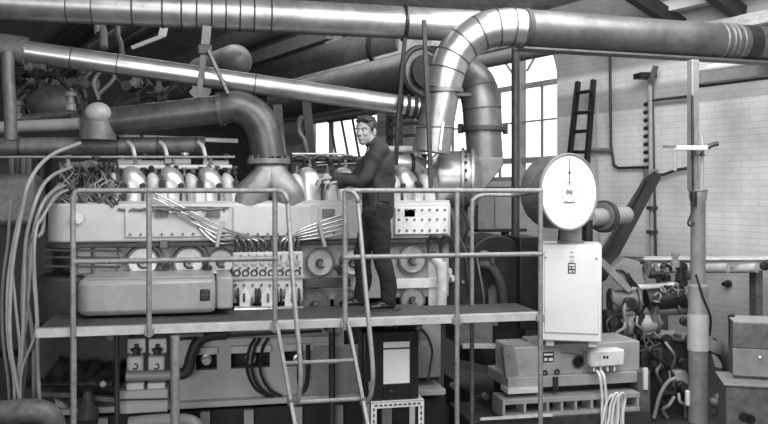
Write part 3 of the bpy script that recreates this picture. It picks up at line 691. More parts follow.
# body: legs, trunk, neck, head, arms, hands as one continuous surface
LS, RS = mp(-.01, .19, 1.42), mp(.0, -.19, 1.42)
LE, RE = mp(.135, .235, 1.15), mp(.20, -.24, 1.17)
LW, RW = mp(.325, .13, 1.14), mp(.41, -.13, 1.18)
hipL, hipR = mp(-.01, .09, .90), mp(.01, -.09, .90)
kL, kR = mp(-.035, .10, .49), mp(.13, -.10, .49)
aL, aR = mp(-.10, .11, .09), mp(.145, -.11, .09)
HS = 1.1
HC = mp(.10, .01, 1.598)                                     # head centre
FD_ = (MF*.55+ML*.83).normalized(); FS = Z.cross(FD_).normalized()  # face direction and the head's left
def hd(f, s, h): return HC+(FD_*f+FS*s+Z*h)*HS
def hell(mb, c, r, rot=None): mb.ball(c, tuple(q*HS for q in r), 22, 14, rot)
HR = Matrix((FS, FD_, Z)).transposed()                        # head axes: side, front, up
body = skinned([([mp(0, 0, .92), mp(.0, 0, 1.1), mp(.0, 0, 1.28), mp(0, 0, 1.42)], [.125, .12, .135, .10]),
                ([mp(.0, 0, 1.42), mp(.035, 0, 1.5), HC-Z*.03], [.075, .056, .056]),
                ([hipL, kL, aL], [.085, .058, .042]), ([hipR, kR, aR], [.085, .058, .042]),
                ([LS, LE, LW], [.06, .043, .030]), ([RS, RE, RW], [.06, .043, .030])], .01)
hell(body, hd(-.012, 0, .035), (.074, .094, .088), HR)         # cranium
hell(body, hd(.028, 0, -.035), (.055, .062, .078), HR)         # face
hell(body, hd(.045, 0, -.088), (.034, .034, .028), HR)         # chin
hell(body, hd(.0, 0, -.06), (.058, .055, .05), HR)             # jaw
hell(body, hd(.078, 0, .022), (.046, .016, .012), HR)          # brow
body.cyl(hd(.084, 0, .012), hd(.104, 0, -.03), .008, .014, 10); hell(body, hd(.098, 0, -.032), (.016, .014, .010), HR)   # nose
hell(body, hd(.084, 0, -.062), (.022, .011, .006), HR); hell(body, hd(.082, 0, -.072), (.019, .011, .006), HR)            # lips
for s in (-1, 1):
    hell(body, hd(.066, s*.034, -.025), (.022, .02, .02), HR)  # cheeks
    hell(body, hd(-.012, s*.076, -.008), (.011, .022, .034), HR)
def hand(W, d, up, side):
    d = d.normalized(); up = (up-d*up.dot(d)).normalized(); lat = d.cross(up)*side
    pal = W+d*.055
    R = Matrix((lat, d, up)).transposed(); ell(body, pal, (.042, .052, .018), R); ell(body, W+d*.01, (.03, .03, .025), R)
    for k, ln in enumerate((.072, .082, .076, .06)):
        b0 = W+d*.085+lat*(.030-.02*k); b1 = b0+d*ln*.5-up*.008; b2 = b1+d*ln*.25-up*.024; b3 = b2-up*.026+d*.004
        body.tube([b0-d*.02, b0, b1, b2, b3], lambda t: .0105-.002*t, 8, 2)
    t0 = W+d*.03+lat*.034; body.tube([t0-lat*.01, t0+lat*.014+d*.025, t0+lat*.018+d*.05-up*.018, t0+lat*.012+d*.068-up*.034], lambda t: .013-.003*t, 8, 3)
hand(LW, MF*.9-ML*.3-Z*.1, Z, -1); hand(RW, MF*.95+ML*.1-Z*.1, Z, 1)
bo = fuse(body, 'body', m_skin, MAN, .0055, 4)
# hair: a cap swept to one side
hair = MB()
hell(hair, hd(-.022, 0, .046), (.081, .1, .081), HR); hell(hair, hd(-.055, 0, .0), (.074, .062, .075), HR)
hell(hair, hd(.038, -.012, .096), (.048, .045, .028), HR @ Matrix.Rotation(.35, 3, 'Y')); hell(hair, hd(.056, .036, .088), (.03, .03, .022), HR @ Matrix.Rotation(-.4, 3, 'Y'))
for s in (-1, 1): hell(hair, hd(.012, s*.072, .03), (.010, .022, .036), HR)
for k in range(14):
    a = -.07+.01*k; hair.tube([hd(-.06, a*.8, .112), hd(0, a*.9+.006, .130-abs(a)*.5), hd(.05, a+.015, .112-abs(a)*.4), hd(.082, a*.9+.02, .092-abs(a)*.25)], lambda t: .012-.004*t, 6, 3)
fuse(hair, 'hair', m_hair, MAN, .006, 2)
for s in (-1, 1):
    e = MB(); e.ball(hd(.077, s*.030, .004), (.014, .009, .007), 14, 8, HR); e.build('eye', m_white, MAN)
    e = MB(); e.ball(hd(.0845, s*.030-.002, .004), (.0062, .003, .0062), 12, 8, HR); e.build('iris', m_black, MAN)
    e = MB(); e.tube([hd(.078, s*.014, .022), hd(.083, s*.032, .027), hd(.070, s*.052, .02)], .005, 6, 4); e.build('eyebrow', m_hair, MAN)
# jacket: trunk and sleeves
jk = skinned([([mp(-.01, 0, .88), mp(-.012, 0, 1.02), mp(-.012, 0, 1.2), mp(-.01, 0, 1.36), mp(.0, 0, 1.45)], [.145, .15, .16, .15, .095]),
              ([mp(-.005, .08, .88), mp(-.005, .075, 1.1), mp(-.02, .1, 1.34), mp(-.02, .1, 1.4)], [.12, .125, .13, .10]),
              ([mp(.0, -.08, .88), mp(.0, -.075, 1.1), mp(-.02, -.1, 1.34), mp(-.02, -.1, 1.4)], [.12, .125, .13, .10]),
              ([mp(-.02, .10, 1.40), LS, LE.lerp(LS, .5)+MF*-.01, LE, LE.lerp(LW, .5), LE.lerp(LW, .93)], [.09, .082, .068, .064, .055, .05]),
              ([mp(-.02, -.10, 1.40), RS, RE.lerp(RS, .5), RE, RE.lerp(RW, .5), RE.lerp(RW, .93)], [.09, .082, .068, .064, .055, .05]),
              ([mp(.0, .0, 1.43), mp(.02, 0, 1.49)], [.092, .072])], .012)
jo = folds(fuse(jk, 'jacket', m_cloth, MAN, .011, 3), .011)
MB().torus(mp(.028, 0, 1.495), (MF*.35+Z).normalized(), .064, .018, 24, 8).build('collar', m_cloth, jo)
for Wp, Ep in ((LW, LE), (RW, RE)):
    dd = (Wp-Ep).normalized(); q = Ep.lerp(Wp, .92); MB().cyl(q-dd*.03, q+dd*.02, .054, .051, 18).build('cuff', m_cloth, jo)
MB().box(mp(-.06, .185, 1.03), (.12, .03, .13), Matrix.Rotation(-.17, 3, 'Z')).build('pocket', m_cloth, jo, .01)
tr = skinned([([mp(-.005, 0, .95), mp(-.005, 0, .86)], [.135, .12]),
              ([hipL+Z*.03, hipL.lerp(kL, .5)-MF*.005, kL, kL.lerp(aL, .55)-MF*.02, aL+Z*.015], [.112, .098, .08, .076, .07]),
              ([hipR+Z*.03, hipR.lerp(kR, .5), kR, kR.lerp(aR, .55)-MF*.02, aR+Z*.015], [.112, .098, .08, .076, .07])], .012)
folds(fuse(tr, 'trousers', m_trous, MAN, .012, 3), .010)
for A, sd, yaw in ((aL, 1, .15), (aR, -1, -.05)):
    s = MB(); f = (MF+ML*yaw).normalized(); q = Vector((A.x, A.y, ZD)); R = Matrix((f.cross(Z), f, Z)).transposed()
    s.ball(q+f*.03+Z*.048, (.047, .10, .046), 18, 10, R); s.ball(q+f*.12+Z*.036, (.05, .085, .034), 18, 10, R); s.cyl(q+Z*.04-f*.01, q+Z*.11-f*.01, .052, .05, 16)
    so = fuse(s, 'shoe', m_shoe, MAN, .008, 2)
    o2 = [q+f*(.045+.15*math.cos(a))+f.cross(Z)*(.046*math.sin(a)*(1+.12*math.cos(a)))+Z*.002 for a in [2*PI*i/28 for i in range(28)]]
    MB().prism(o2, Z*.016).build('sole', m_dark2, so)
#RIGHT
# ================================================================== black gauge box on its stand
vG = 6.95
def bbp(px0, px1, py0, py1, v, dep, mb=None, ref=None):     # box whose front face spans these pixels on the plane y = v
    ref = ref or (px0+px1)/2; mb = mb or MB()
    return mb.bb(xof(px0, v), xof(px1, v), v, v+dep, zof(ref, py1, v), zof(ref, py0, v))
ST = thing('instrument_stand', 'pale perforated angle iron stand under the black gauge box', 'stand', (xof(398, vG), vG+.15, 0))
zS = zof(396, 401, vG)
xa, xb = xof(371, vG-.02), xof(424, vG-.02)
for x in (xa, xb-.05):
    for y in (vG-.02, vG+.3):
        o = MB().bb(x, x+.05, y, y+.012, 0, zS).build('leg', m_whited, ST)
        if y < vG: 
            for k in range(9): MB().box((x+.025, y-.001, zS-.06-.05*k), (.012, .006, .026)).build('slot', m_dark, o)
o = MB().bb(xa, xb, vG-.022, vG-.01, zS-.05, zS).build('top_angle', m_whited, ST)
for k in range(10): MB().box((xa+.045+k*(xb-xa-.09)/9, vG-.023, zS-.025), (.026, .006, .012)).build('slot', m_dark, o)
MB().bb(xa, xb, vG-.022, vG+.32, zS-.004, zS+.006).build('shelf_plate', m_whited, ST)
MB().bb(xa, xb, vG-.022, vG-.01, zS-.36, zS-.31).build('lower_angle', m_whited, ST)
GB = thing('recorder_box', 'black instrument box with a bright white chart in its door window', 'box', (xof(391, vG), vG+.15, zS+.006))
za = zS+.006; zb_ = zof(391, 331, vG); xa, xb = xof(363, vG), xof(419, vG)
MB().bb(xa, xb, vG+.02, vG+.26, za, zb_).build('case', m_black, GB, .02)
b = MB(); fx0, fx1, fz0, fz1 = xof(383.5, vG), xof(410, vG), zof(391, 384, vG), zof(391, 342, vG)
dx0, dx1 = xof(370, vG), xb-.004
for q in ((dx0, fx0, za+.01, zb_-.01), (fx1, dx1, za+.01, zb_-.01), (fx0, fx1, za+.01, fz0), (fx0, fx1, fz1, zb_-.01)): b.bb(q[0], q[1], vG, vG+.022, q[2], q[3])
dr = b.build('door', m_black, GB, .004)
MB().bb(fx0-.005, fx1+.005, vG+.012, vG+.02, fz0-.005, fz1+.005).build('chart_paper', m_paper, GB)
MB().bb(fx0, fx1, vG+.006, vG+.013, zof(391, 349.5, vG), zof(391, 348, vG)).build('chart_line', m_ink, GB)
MB().bb(fx0, fx1, vG+.001, vG+.004, fz0, fz1).build('door_glass', m_glass, GB)
for py in (342, 386): MB().cyl(pv(370, py-4, vG-.005), pv(370, py+4, vG-.005), .014, n=10).build('hinge', m_alum, GB)
MB().lathe(pv(391, 391, vG), NY, [(.014, 0), (.014, .01), (.001, .012)], 12).build('door_knob', m_dark2, GB)
MB().lathe(pv(396, 331, vG+.12), Z, [(.045, -.01), (.045, .02), (.02, .025), (.02, .07), (.03, .07), (.03, .09)], 14).build('cable_gland', m_dark, GB)
MB().tube([pv(398, 329, vG+.12)+Z*.05, pv(412, 326, vG+.2), pv(425, 333, vG+.3), pv(432, 350, vG+.35), pv(430, 368, vG+.3), pv(428, 380, vG+.28)], .012, 7, 6).build('cable', m_rubber, GB)
tag(MB().lathe(pv(421, 339, 7.35), Z, [(.04, -.06), (.07, -.05), (.075, .0), (.04, .01), (.03, .06), (.03, .1)], 16).build('hand_pump', m_whited), 'small pale valve body under the walkway right of the recorder box', 'valve')

# ================================================================== brake (dynamometer) right of the engine
vY = 8.35
DY = thing('dynamometer', 'dark hulking brake with an arched housing behind the walkway end rail', 'dynamometer', (xof(485, vY), vY, 0))
bbp(445, 476, 246, 320, vY-.3, .7).build('square_casing', m_dark, DY, .02)
c = pv(497, 275, vY); R = .33; pts = [c+Vector((R*math.cos(a), 0, R*math.sin(a)+.1)) for a in [PI*k/20 for k in range(21)]]
pts += [c+Vector((-R, 0, -1.0)), c+Vector((R, 0, -1.0))]
MB().prism(pts, Y*.5).build('arched_housing', m_dark, DY, .02)
bbp(520, 541, 237, 330, vY-.1, .5).build('side_casing', m_dark, DY, .01)
MB().tube([pv(480, 265, vY-.1), pv(489, 266, vY-.14), pv(497, 276, vY-.16), pv(502, 292, vY-.16), pv(504, 318, vY-.14)], .055, 14, 5).build('water_hose', m_dark2, DY)
MB().tube([pv(478, 256, vY-.2), pv(484, 252, vY-.22), pv(491, 256, vY-.22), pv(493, 264, vY-.2)], .02, 8, 5).build('water_pipe', m_iron, DY)
MB().tube([pv(477, 258, vY-.2), pv(480, 275, vY-.25), pv(484, 300, vY-.25), pv(480, 318, vY-.2)], .012, 7, 5).build('cable', m_iron, DY)
MB().tube([pv(466, 258, vY-.33), pv(470, 285, vY-.36), pv(478, 300, vY-.34)], .012, 7, 5).build('cable', m_black, DY)
MB().prism([pv(487, 290, vY-.06), pv(496, 282, vY-.06), pv(500, 305, vY-.06), pv(496, 325, vY-.06), pv(487, 325, vY-.06)], NY*.05).build('rib', m_iron, DY)
for px, py in ((450, 278), (447, 271)): MB().lathe(pv(px, py, vY-.3), NY, [(.04, 0), (.04, .05), (.02, .06), (.02, .12)], 10).build('grease_cap', m_whited, DY)
for px, py in ((455, 255), (470, 255), (455, 310), (470, 310), (463, 282)): MB().cyl(pv(px, py, vY-.29), pv(px, py, vY-.33), .018, n=6).build('bolt', m_iron, DY)
b = MB(); b.bb(xof(462, vY), xof(545, vY), vY-.4, vY+.7, 0.0, zof(500, 385, vY)); b.build('foundation_bed', m_dark, DY, .01)
bbp(459, 493, 321, 345, vY-.25, .5).build('pedestal', m_iron, DY, .01)
MB().beam(pv(462, 346, vY-.28), pv(497, 346, vY-.28), .06, .04).build('pedestal_ledge', m_edge, DY)
MB().beam(pv(455, 362, vY-.3), pv(522, 378, vY-.3), .05, .07).build('tie_bar', m_dark2, DY)
for px, py in ((452, 385), (498, 370), (484, 395), (523, 341), (508, 343)): MB().lathe(pv(px, py, vY-.42), NY, [(.035, 0), (.035, .03), (.02, .035), (.02, .07), (.03, .07), (.03, .09)], 8).build('stud', m_iron, DY)
CC = thing('control_cabinet', 'grey twin panelled wall cabinet hung behind the dark steel post, below the tall window', 'cabinet', pv(498, 212, 9.6))
bbp(478, 495, 192, 230, 9.6, .3).build('panel', m_panel, CC, .006); bbp(495, 526, 191, 229, 9.58, .32).build('panel', m_panel, CC, .006)
bbp(478, 527, 229, 232, 9.56, .36).build('base_lip', m_dark, CC)
MB().cyl(pv(505, 232, 9.75), (pv(505, 232, 9.75).x, 9.75, 0), .05, n=10).build('support_leg', m_dark, CC)
tag(MB().lathe((pv(515.5, 190, 8.62).x, 8.62, 0), Z, [(.12, 0), (.12, .03), (.045, .03), (.045, 4.02)], 16).build('steel_post', m_dark2), 'dark round steel post rising beside the tall window to the ceiling duct', 'post')

# ================================================================== dial scale
vS = 7.55
SC_ = thing('dial_scale', 'big white round dial scale on a white cabinet at the walkway end', 'scale', (xof(571, vS), vS, zof(571, 347, vS)))
xa, xb = xof(541.5, vS), xof(601, vS); z1 = zof(571, 245, vS); z0 = zof(571, 341, vS)
cw = Matrix.Rotation(-TH-math.radians(11.5), 3, 'Z'); ca = pd(571.3, HOR, 7.85); cdv = cw @ Y; crt = cw @ X
CWD = 59*7.85/F
def cq(a, f, z): q = ca+crt*a-cdv*f; return Vector((q.x, q.y, z))      # a across, f out of the front
def cz(py): return H-(py-HOR)*7.85/F
z1 = cz(244.5); z0 = cz(341.5)
cab = MB().box(cq(0, -.25, (z0+z1)/2), (CWD, .5, z1-z0), cw).build('cabinet', m_white, SC_, .012)
MB().box(cq(0, .005, (z0+z1)/2+.01), (CWD-.06, .02, z1-z0-.14), cw).build('front_panel', m_white, cab, .006)
for a in (-CWD/2+.04, CWD/2-.05): q = cq(a, .0, cz(258)); MB().cyl(q, q-cdv*.022, .01, n=10).build('panel_screw', m_iron, cab)
MB().box(cq(.004, .018, cz(268)), (.072, .008, .1), cw).build('rating_plate', m_dark2, cab, .002)
for dz, dx, sx, sz in ((.03, 0, .056, .016), (.004, -.016, .02, .012), (.004, .016, .02, .02), (-.03, -.012, .024, .022), (-.03, .018, .014, .022)): MB().box(cq(.004+dx, .023, cz(268)+dz), (sx, .004, sz), cw).build('plate_marking', m_whited, cab)
for k in range(4): MB().torus(cq(-.006+.02*(k % 2), .016, cz(257+4*(k//2))), -cdv, .010, .002, 12, 5).build('plate_marking', m_iron, cab)
q = cq(.004, .012, cz(252)); MB().cyl(q, q-cdv*.014, .008, n=10).build('panel_screw', m_iron, cab)
for a in (-.2, .2): MB().box(cq(a, -.25, z0-.03), (.08, .42, .055), cw).build('foot', m_whited, SC_, .006)
# dial: drum turned to the right
DN = (RT*.5-FW*.866).normalized()                       # where the dial looks
dc = pd(569, 192, 7.7); RD_ = .35
dr = MB().lathe(dc, -DN, [(RD_*.99, -.0), (RD_*1.03, .004), (RD_*1.035, .03), (RD_*1.0, .04), (RD_*1.0, .26), (RD_*.96, .30), (RD_*.6, .31), (.001, .315)], 48, cap=False).build('dial_drum', m_iron, SC_)
MB().lathe(dc+DN*-.004, DN, [(RD_*.995, -.004), (RD_*.995, .004), (.001, .0045)], 48).build('dial_face', m_paper, dr)
MB().torus(dc+DN*.004, DN, RD_*1.01, .013, 48, 8).build('bezel', m_panel, dr)
DU = UP; DS = DU.cross(DN).normalized()                 # face axes: up, right as seen
def dp(a, r, o=.0035): return dc+(DS*math.sin(a)+DU*math.cos(a))*r+DN*o
for k in range(60):
    a = 2*PI*k/60; L_ = .022 if k % 5 else .04
    MB().beam(dp(a, RD_*.93), dp(a, RD_*.93-L_), .003 if k % 5 else .006, .002, up=DN).build('scale_mark', m_paintm, dr)
MB().beam(dp(0, RD_*.18, .008), dp(0, RD_*.90, .008), .007, .003, up=DN).build('pointer', m_iron, dr)
MB().cyl(dp(0, RD_*.52, .006), dp(0, RD_*.52, .012), .013, n=14).build('pointer_boss', m_ink, dr)
MB().torus(dp(0, 0, .004), DN, RD_*.27, .0022, 40, 5).build('emblem_ring', m_panel, dr)
for k in range(3):
    for g in (-1, 1):
        q = dc+DN*.005+DS*((k-1)*.026); t_ = (DS*g+DU).normalized()*.042*(1 if k == 1 else .55); MB().beam(q-t_, q+t_, .007, .002, up=DN).build('emblem', m_iron, dr)
for k in range(9):
    q = dc-DU*.098+DS*(-.064+.016*k)+DN*.005; MB().beam(q-DU*.007, q+DU*.007, .008 if k % 2 else .011, .002, up=DN).build('maker_lettering', m_ink, dr)
nb = cq(0, -.24, 0); nb.z = dc.z-RD_
MB().lathe((nb.x, nb.y, z1), Z, [(.13, -.0), (.13, .02), (.105, .03), (.105, nb.z-z1+.03)], 28).build('neck', m_panel, SC_)

# base casting, terminal box, bed and cables under the scale
vK = 7.5
BC = thing('brake_base', 'pale grey bed casting with slotted channel under the dial scale cabinet', 'machine bed', (xof(570, vK), vK, 0))
z1 = z0-.06; zk = zof(571, 374, vK)
MB().bb(xof(541, vK), xof(640, vK), vK, vK+.5, zk, z1).build('front_casting', m_paintm, BC, .012)
bbp(511, 541, 347, 377, vK+.05, .45).build('end_casting', m_paintm, BC, .012)
MB().prism([pv(503, 347, vK+.0), pv(514, 347, vK+.0), pv(519, 378, vK+.0), pv(506, 378, vK+.0)], Y*.06).build('end_bracket', m_panel, BC, .004)
MB().cyl(pv(509, 354, vK-.004), pv(509, 354, vK+.02), .025, n=16).build('bolt_hole', m_black, BC)
c = pv(578, 362, vK); MB().torus(c-Y*.002, NY, .062, .008, 28, 8).build('port_rim', m_iron, BC); MB().cyl(c-Y*.003, c+Y*.02, .058, n=28).build('port', m_black, BC)
pl = bbp(543, 554, 352, 362, vK-.008, .01).build('data_plate', m_dark, BC)
for a in ((544, 547.5, 358, 361), (549, 553, 358, 361), (544, 553, 353.5, 355.5)): bbp(a[0], a[1], a[2], a[3], vK-.011, .004).build('plate_marking', m_whited, pl)
for px, py in ((545, 373), (557, 372), (545, 377), (557, 377)): MB().torus(pv(px, py, vK-.01), NY, .022, .008, 14, 6).build('eye_bolt', m_dark, BC)
for px in (554, 557): MB().cyl(pv(px, 377, vK-.06), pv(px, 392, vK-.06), .013, n=8).build('bolt_stem', m_dark, BC)
vk2 = vK-.05
bbp(508, 647, 375, 386, vk2, .6, ref=570).build('upper_beam', m_paintm, BC, .006)
for a, c in ((508, 540),): bbp(a, c, 386, 391, vk2-.05, .2, ref=570).build('rail_edge', m_whited, BC, .003)
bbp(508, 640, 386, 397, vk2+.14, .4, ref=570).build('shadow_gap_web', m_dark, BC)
# slotted channel drawn as flanges and webs
vk3 = vK-.14
bbp(503, 640, 397, 402, vk3, .3, ref=560).build('channel_flange', m_paintm, BC, .004); bbp(503, 640, 412, 416, vk3, .3, ref=560).build('channel_flange', m_paintm, BC, .004)
for px in (504, 525, 548, 562, 576, 592, 607, 622, 638): bbp(px-1.2, px+1.2, 402, 412, vk3, .3, ref=560).build('channel_web', m_paintm, BC)
bbp(503, 640, 401, 413, vk3+.2, .08, ref=560).build('channel_back', m_dark, BC)
bbp(470, 650, 416, 440, vk3-.02, .7, ref=560).build('plinth', m_dark2, BC, .008)
MB().beam(pv(480, 419, vk3-.06), pv(552, 415, vk3-.06), .03, .02).build('pipe_edge', m_whited, BC)
bbp(638, 650, 375, 430, vk2-.02, .5, ref=570).build('end_plate', m_iron, BC); bbp(644, 648, 372, 394, vk2-.04, .03, ref=570).build('label_strip', m_whited, BC)
MB().tube([pv(560, 352, vK-.02), pv(575, 354, vK-.03), pv(588, 357, vK-.02)], .004, 6, 4).build('thin_wire', m_iron, BC)
TBX = thing('terminal_box', 'white terminal box with a row of plugs on the bed under the dial scale', 'box', pv(607, 372, vK-.12))
bbp(591, 625, 350, 367, vK-.16, .14, ref=607).build('case', m_whited, TBX, .02); bbp(588, 592, 352, 364, vK-.14, .1, ref=607).build('end_cap', m_paintm, TBX, .008)
for a in (603.5, 606.5): bbp(a, a+2, 356, 358.5, vK-.165, .01, ref=607).build('marking', m_dark, TBX)
for k in range(7):
    MB().cyl(pv(594+k*3.4, 366, vK-.13), pv(594+k*3.4, 371, vK-.13), .012, n=8).build('plug', m_iron if k % 2 else m_whited, TBX)
CB = ['thick white cable falling straight from the terminal box', 'white cable falling beside the straight one, right of it', 'leftmost white cable loop hanging below the terminal box', 'second white cable loop from the left below the terminal box', 'second white cable loop from the right below the terminal box', 'rightmost white cable loop hanging below the terminal box']
def cable(pts, r, lab, m=m_white, grp='white cables below the terminal box'): tag(MB().tube(pts, r, 8, 6).build('cable', m), lab, 'cable', grp)
for k in range(2): cable([pv(597+k*4, 371, vK-.15), pv(600+k*4, 377, vK-.22), pv(602+k*4, 395, vk3-.06), pv(602+k*4, 412, vk3-.05), pv(602+k*3, 436, vk3-.06)], .014, CB[k])
for k in range(4):
    cable([pv(600+k*4.5, 440, vk3-.1-k*.03), pv(603+k*4.6+(k % 2)*1.5, 418, vk3-.1-k*.03), pv(607+k*3.6, 402+(k*3 % 4), vk3-.1-k*.03), pv(613+k*3, 395-(k % 2)*2, vk3-.13-k*.03), pv(618+k*2.4, 399+(k % 3), vk3-.1-k*.03), pv(616+k*3.0-(k % 2)*2, 414, vk3-.1-k*.03), pv(610+k*4.5, 440, vk3-.1-k*.03)], .0125, CB[2+k])

# ================================================================== wall side: posts, pipes, ladder, strut, ledge
pc = pd(698, 300, 8.6); zc = zof(698, 194, pc.y)
PC = thing('pipe_column', 'tall thick pipe column standing in front of the brick wall at the right', 'column', (pc.x, pc.y, 0))
MB().lathe((pc.x, pc.y, 0), Z, [(.10, 0), (.10, .9), (.105, .92), (.105, 1.05), (.10, 1.06), (.10, 1.42), (.075, 1.44), (.075, 2.3), (.09, 2.34), (.09, 2.4), (.1, 2.41), (.1, 2.42), (.05, 2.43)], 24).build('lower_pipe', m_panel, PC)
MB().box((pc.x-.045, pc.y+.02, (2.42+3.78)/2), (.085, .1, 3.78-2.42)).build('upper_post', m_panel, PC, .01)
MB().cyl((pc.x-.09, pc.y-.05, 2.42), (pc.x-.1, pc.y-.05, 3.4), .013, n=8).build('clipped_pipe', m_dark, PC)
MB().cyl((pc.x+.01, pc.y-.05, 2.42), (pc.x+.015, pc.y-.05, 3.0), .022, n=8).build('clipped_pipe', m_paintm, PC)
MB().lathe((pc.x, pc.y, .75), Z, [(.108, 0), (.108, .38)], 24, cap=False).build('bright_sleeve', m_paint, PC)
MB().box((pc.x-.09, pc.y-.06, 2.33), (.05, .06, .16)).build('switch', m_dark, PC, .01)
MB().tube([(pc.x-.11, pc.y-.07, 2.3), (pc.x-.12, pc.y-.07, 2.18), (pc.x-.16, pc.y-.07, 2.08), (pc.x-.13, pc.y-.07, 2.05), (pc.x-.09, pc.y-.07, 2.08)], .012, 7, 4).build('hook', m_dark, PC)
MB().tube([(pc.x-.09, pc.y-.1, 1.55), (pc.x-.02, pc.y-.13, 1.3), (pc.x+.08, pc.y-.1, 1.1), (pc.x+.1, pc.y-.05, .9)], .012, 8, 4).build('cable', m_dark, PC)
VV = thing('valve_assembly', 'pale cock with pipe stubs sticking out across the pipe column', 'valve', pd(690, 147, 8.5))
p = pd(690, 147, 8.48); MB().beam(pd(676, 148, 8.48), pd(708, 148, 8.48), .045, .05).build('valve_body', m_whited, VV, .01)
MB().tube([pd(707, 148, 8.48), pd(712, 145, 8.48), pd(718, 143.5, 8.48)], .025, 8, 4).build('outlet', m_dark2, VV)
MB().beam(pd(663, 146.5, 8.48), pd(677, 147, 8.48), .015, .03).build('lever', m_iron, VV); MB().cyl(pd(674.5, 148, 8.48), pd(675, 170, 8.6), .018, n=8).build('stub_pipe', m_whited, VV)
for px in (694, 702): MB().lathe(pd(px, 151, 8.47), -Z, [(.02, 0), (.02, .03), (.03, .03), (.03, .05)], 10).build('cock_nut', m_dark, VV)
# conduits on the wall
def wtube(pts, r, m, name, lab, cat, off=.06): 
    return tag(MB().tube([pw(x, y, off) for x, y in pts], r, 8, 0).build(name, m), lab, cat)
wtube([(610, 56), (611, 146), (613, 158), (614, 165), (618, 168), (650, 167)], .022, m_dark, 'conduit', 'dark bent conduit on the brick wall right of the leaning ladder', 'conduit')
wtube([(650, 175), (664, 174.5), (676, 170), (691, 167.5)], .022, m_dark2, 'conduit', 'dark level pipe on the brick wall left of the pipe column', 'conduit', .07)
wtube([(591, 150), (611, 150)], .035, m_panel, 'conduit', 'short grey stub pipe level behind the leaning ladder foot', 'conduit', .07)
wtube([(650, 101), (664, 99), (684, 97), (691, 96)], .022, m_dark2, 'conduit', 'thin dark pipe high on the wall between riser and column', 'conduit', .1)
wtube([(597, 105), (598, 195), (599, 240)], .012, m_paintm, 'conduit', 'thin faint conduit running down the brick wall behind the dial scale', 'conduit', .03)
RP = thing('riser_pipe', 'vertical pale riser with stubby fittings up the middle of the brick wall', 'pipe', pw(651, 258, .12))
MB().tube([pw(652, 258, .12), pw(651, 170, .12), pw(650, 75, .12)], .035, 10, 0).build('pipe', m_paintm, RP); MB().tube([pw(656, 258, .1), pw(654, 170, .1), pw(652, 78, .1)], .018, 8, 0).build('thin_pipe', m_dark2, RP)
MB().box(pw(645, 76, .2), (.25, .25, .08)).build('top_bracket', m_dark, RP, .01)
MB().beam(pw(650, 82, .2), pw(656, 66, .2), .06).build('top_fork', m_iron, RP)
for k in range(9): MB().cyl(pw(648.5, 104+k*8, .14), pw(644.5, 104.6+k*8, .14), .03, n=8).build('fitting', m_dark, RP)
MB().box(pw(651, 174, .15), (.16, .16, .14)).build('junction', m_panel, RP, .01)
for py in (208, 232): MB().box(pw(652, py, .13), (.12, .12, .05)).build('pipe_clip', m_dark2, RP)
WL = thing('leaning_ladder', 'short dark ladder leaning on the brick wall between window and conduit', 'ladder', pw(575, 240, .8))
La, Lb = (pw(567, 182, .55), pw(578, 82, .1)), (pw(584, 200, .55), pw(593.5, 80, .1))
for a, c in (La, Lb): 
    q = a+(a-c)*1.55; q = a+(a-c)*(a.z/(c.z-a.z)) 
    MB().beam(Vector((q.x, q.y, .0)), c, .075, .06, up=HE).build('rail', m_black, WL)
for ta, tb in (((577, 93), (592, 91)), ((574.5, 113), (590, 112)), ((572, 132), (587, 131)), ((569, 152), (585, 152))):
    MB().cyl(pw(*ta, .3), pw(*tb, .3), .03, n=8).build('rung', m_black, WL)
SB = thing('diagonal_strut', 'thick dark timber strut slanting down from the riser pipe behind the dial scale', 'strut', pd(602, 268, 9.2))
MB().beam(pd(596, 280, 9.0), pd(652, 178, 10.6), .12, .22, up=FW).build('strut_beam', m_woodd, SB, .01); MB().beam(pd(594, 262, 8.93), pd(644, 182, 10.4), .03, .06, up=FW).build('strut_edge', m_black, SB)
MB().cyl(Vector((pd(596, 280, 9.0).x, pd(596, 280, 9.0).y, 0)), pd(596, 282, 9.0), .07, n=10).build('strut_foot', m_dark, SB)
FP = thing('flanged_pipe', 'grey pipe with a round flange poking out behind the dial scale', 'pipe', pd(600, 215, 8.6))
a, c = pd(588, 218, 8.6), pd(626, 215, 9.2); d = (c-a).normalized(); MB().cyl(a, c, .095, n=24).build('pipe_run', m_paintm, FP)
q = pd(604, 216.5, 8.85); fl = MB().cyl(q-d*.03, q+d*.03, .175, n=28).build('flange', m_dark2, FP, .004); MB().cyl(q-d*.06, q-d*.03, .15, n=28).build('counter_flange', m_iron, FP, .004)
MB().cyl(pd(588, 220, 8.55), pd(588, 300, 8.55), .05, n=12).build('support_leg', m_dark, FP)
PL = thing('pipe_ledge', 'long pale boxed ledge along the brick wall behind the pipe column', 'ledge', pd(690, 265, 9.6))
for a, c, y0, y1, wd, ht, m in ((628, 800, 258.5, 258, .3, .03, m_whited), (632, 800, 263.5, 263.5, .2, .09, m_paintm)):
    MB().beam(pd(a, y0, 9.9), pd(c, y1, 9.4), wd, ht).build('ledge_board', m, PL, .01)
for a, c in ((642, 690), (701, 728), (730, 757)): MB().cyl(pd(a, 268.5, 9.6), pd(c, 268, 9.35), .055, n=16).build('lagged_pipe', m_lag, PL)
MB().cyl(pd(614, 262, 9.8), pd(644, 261, 9.75), .07, .05, n=16).build('pipe_end', m_dark2, PL)
MB().lathe(pd(764, 266, 9.2), -FW, [(.05, 0), (.05, .03), (.02, .04)], 12).build('end_nut', m_dark, PL)
for px in (756, 662): q = pd(px, 270, 9.55); MB().beam(Vector((q.x, q.y, 0)), q, .09, .12).build('ledge_post', m_iron, PL)
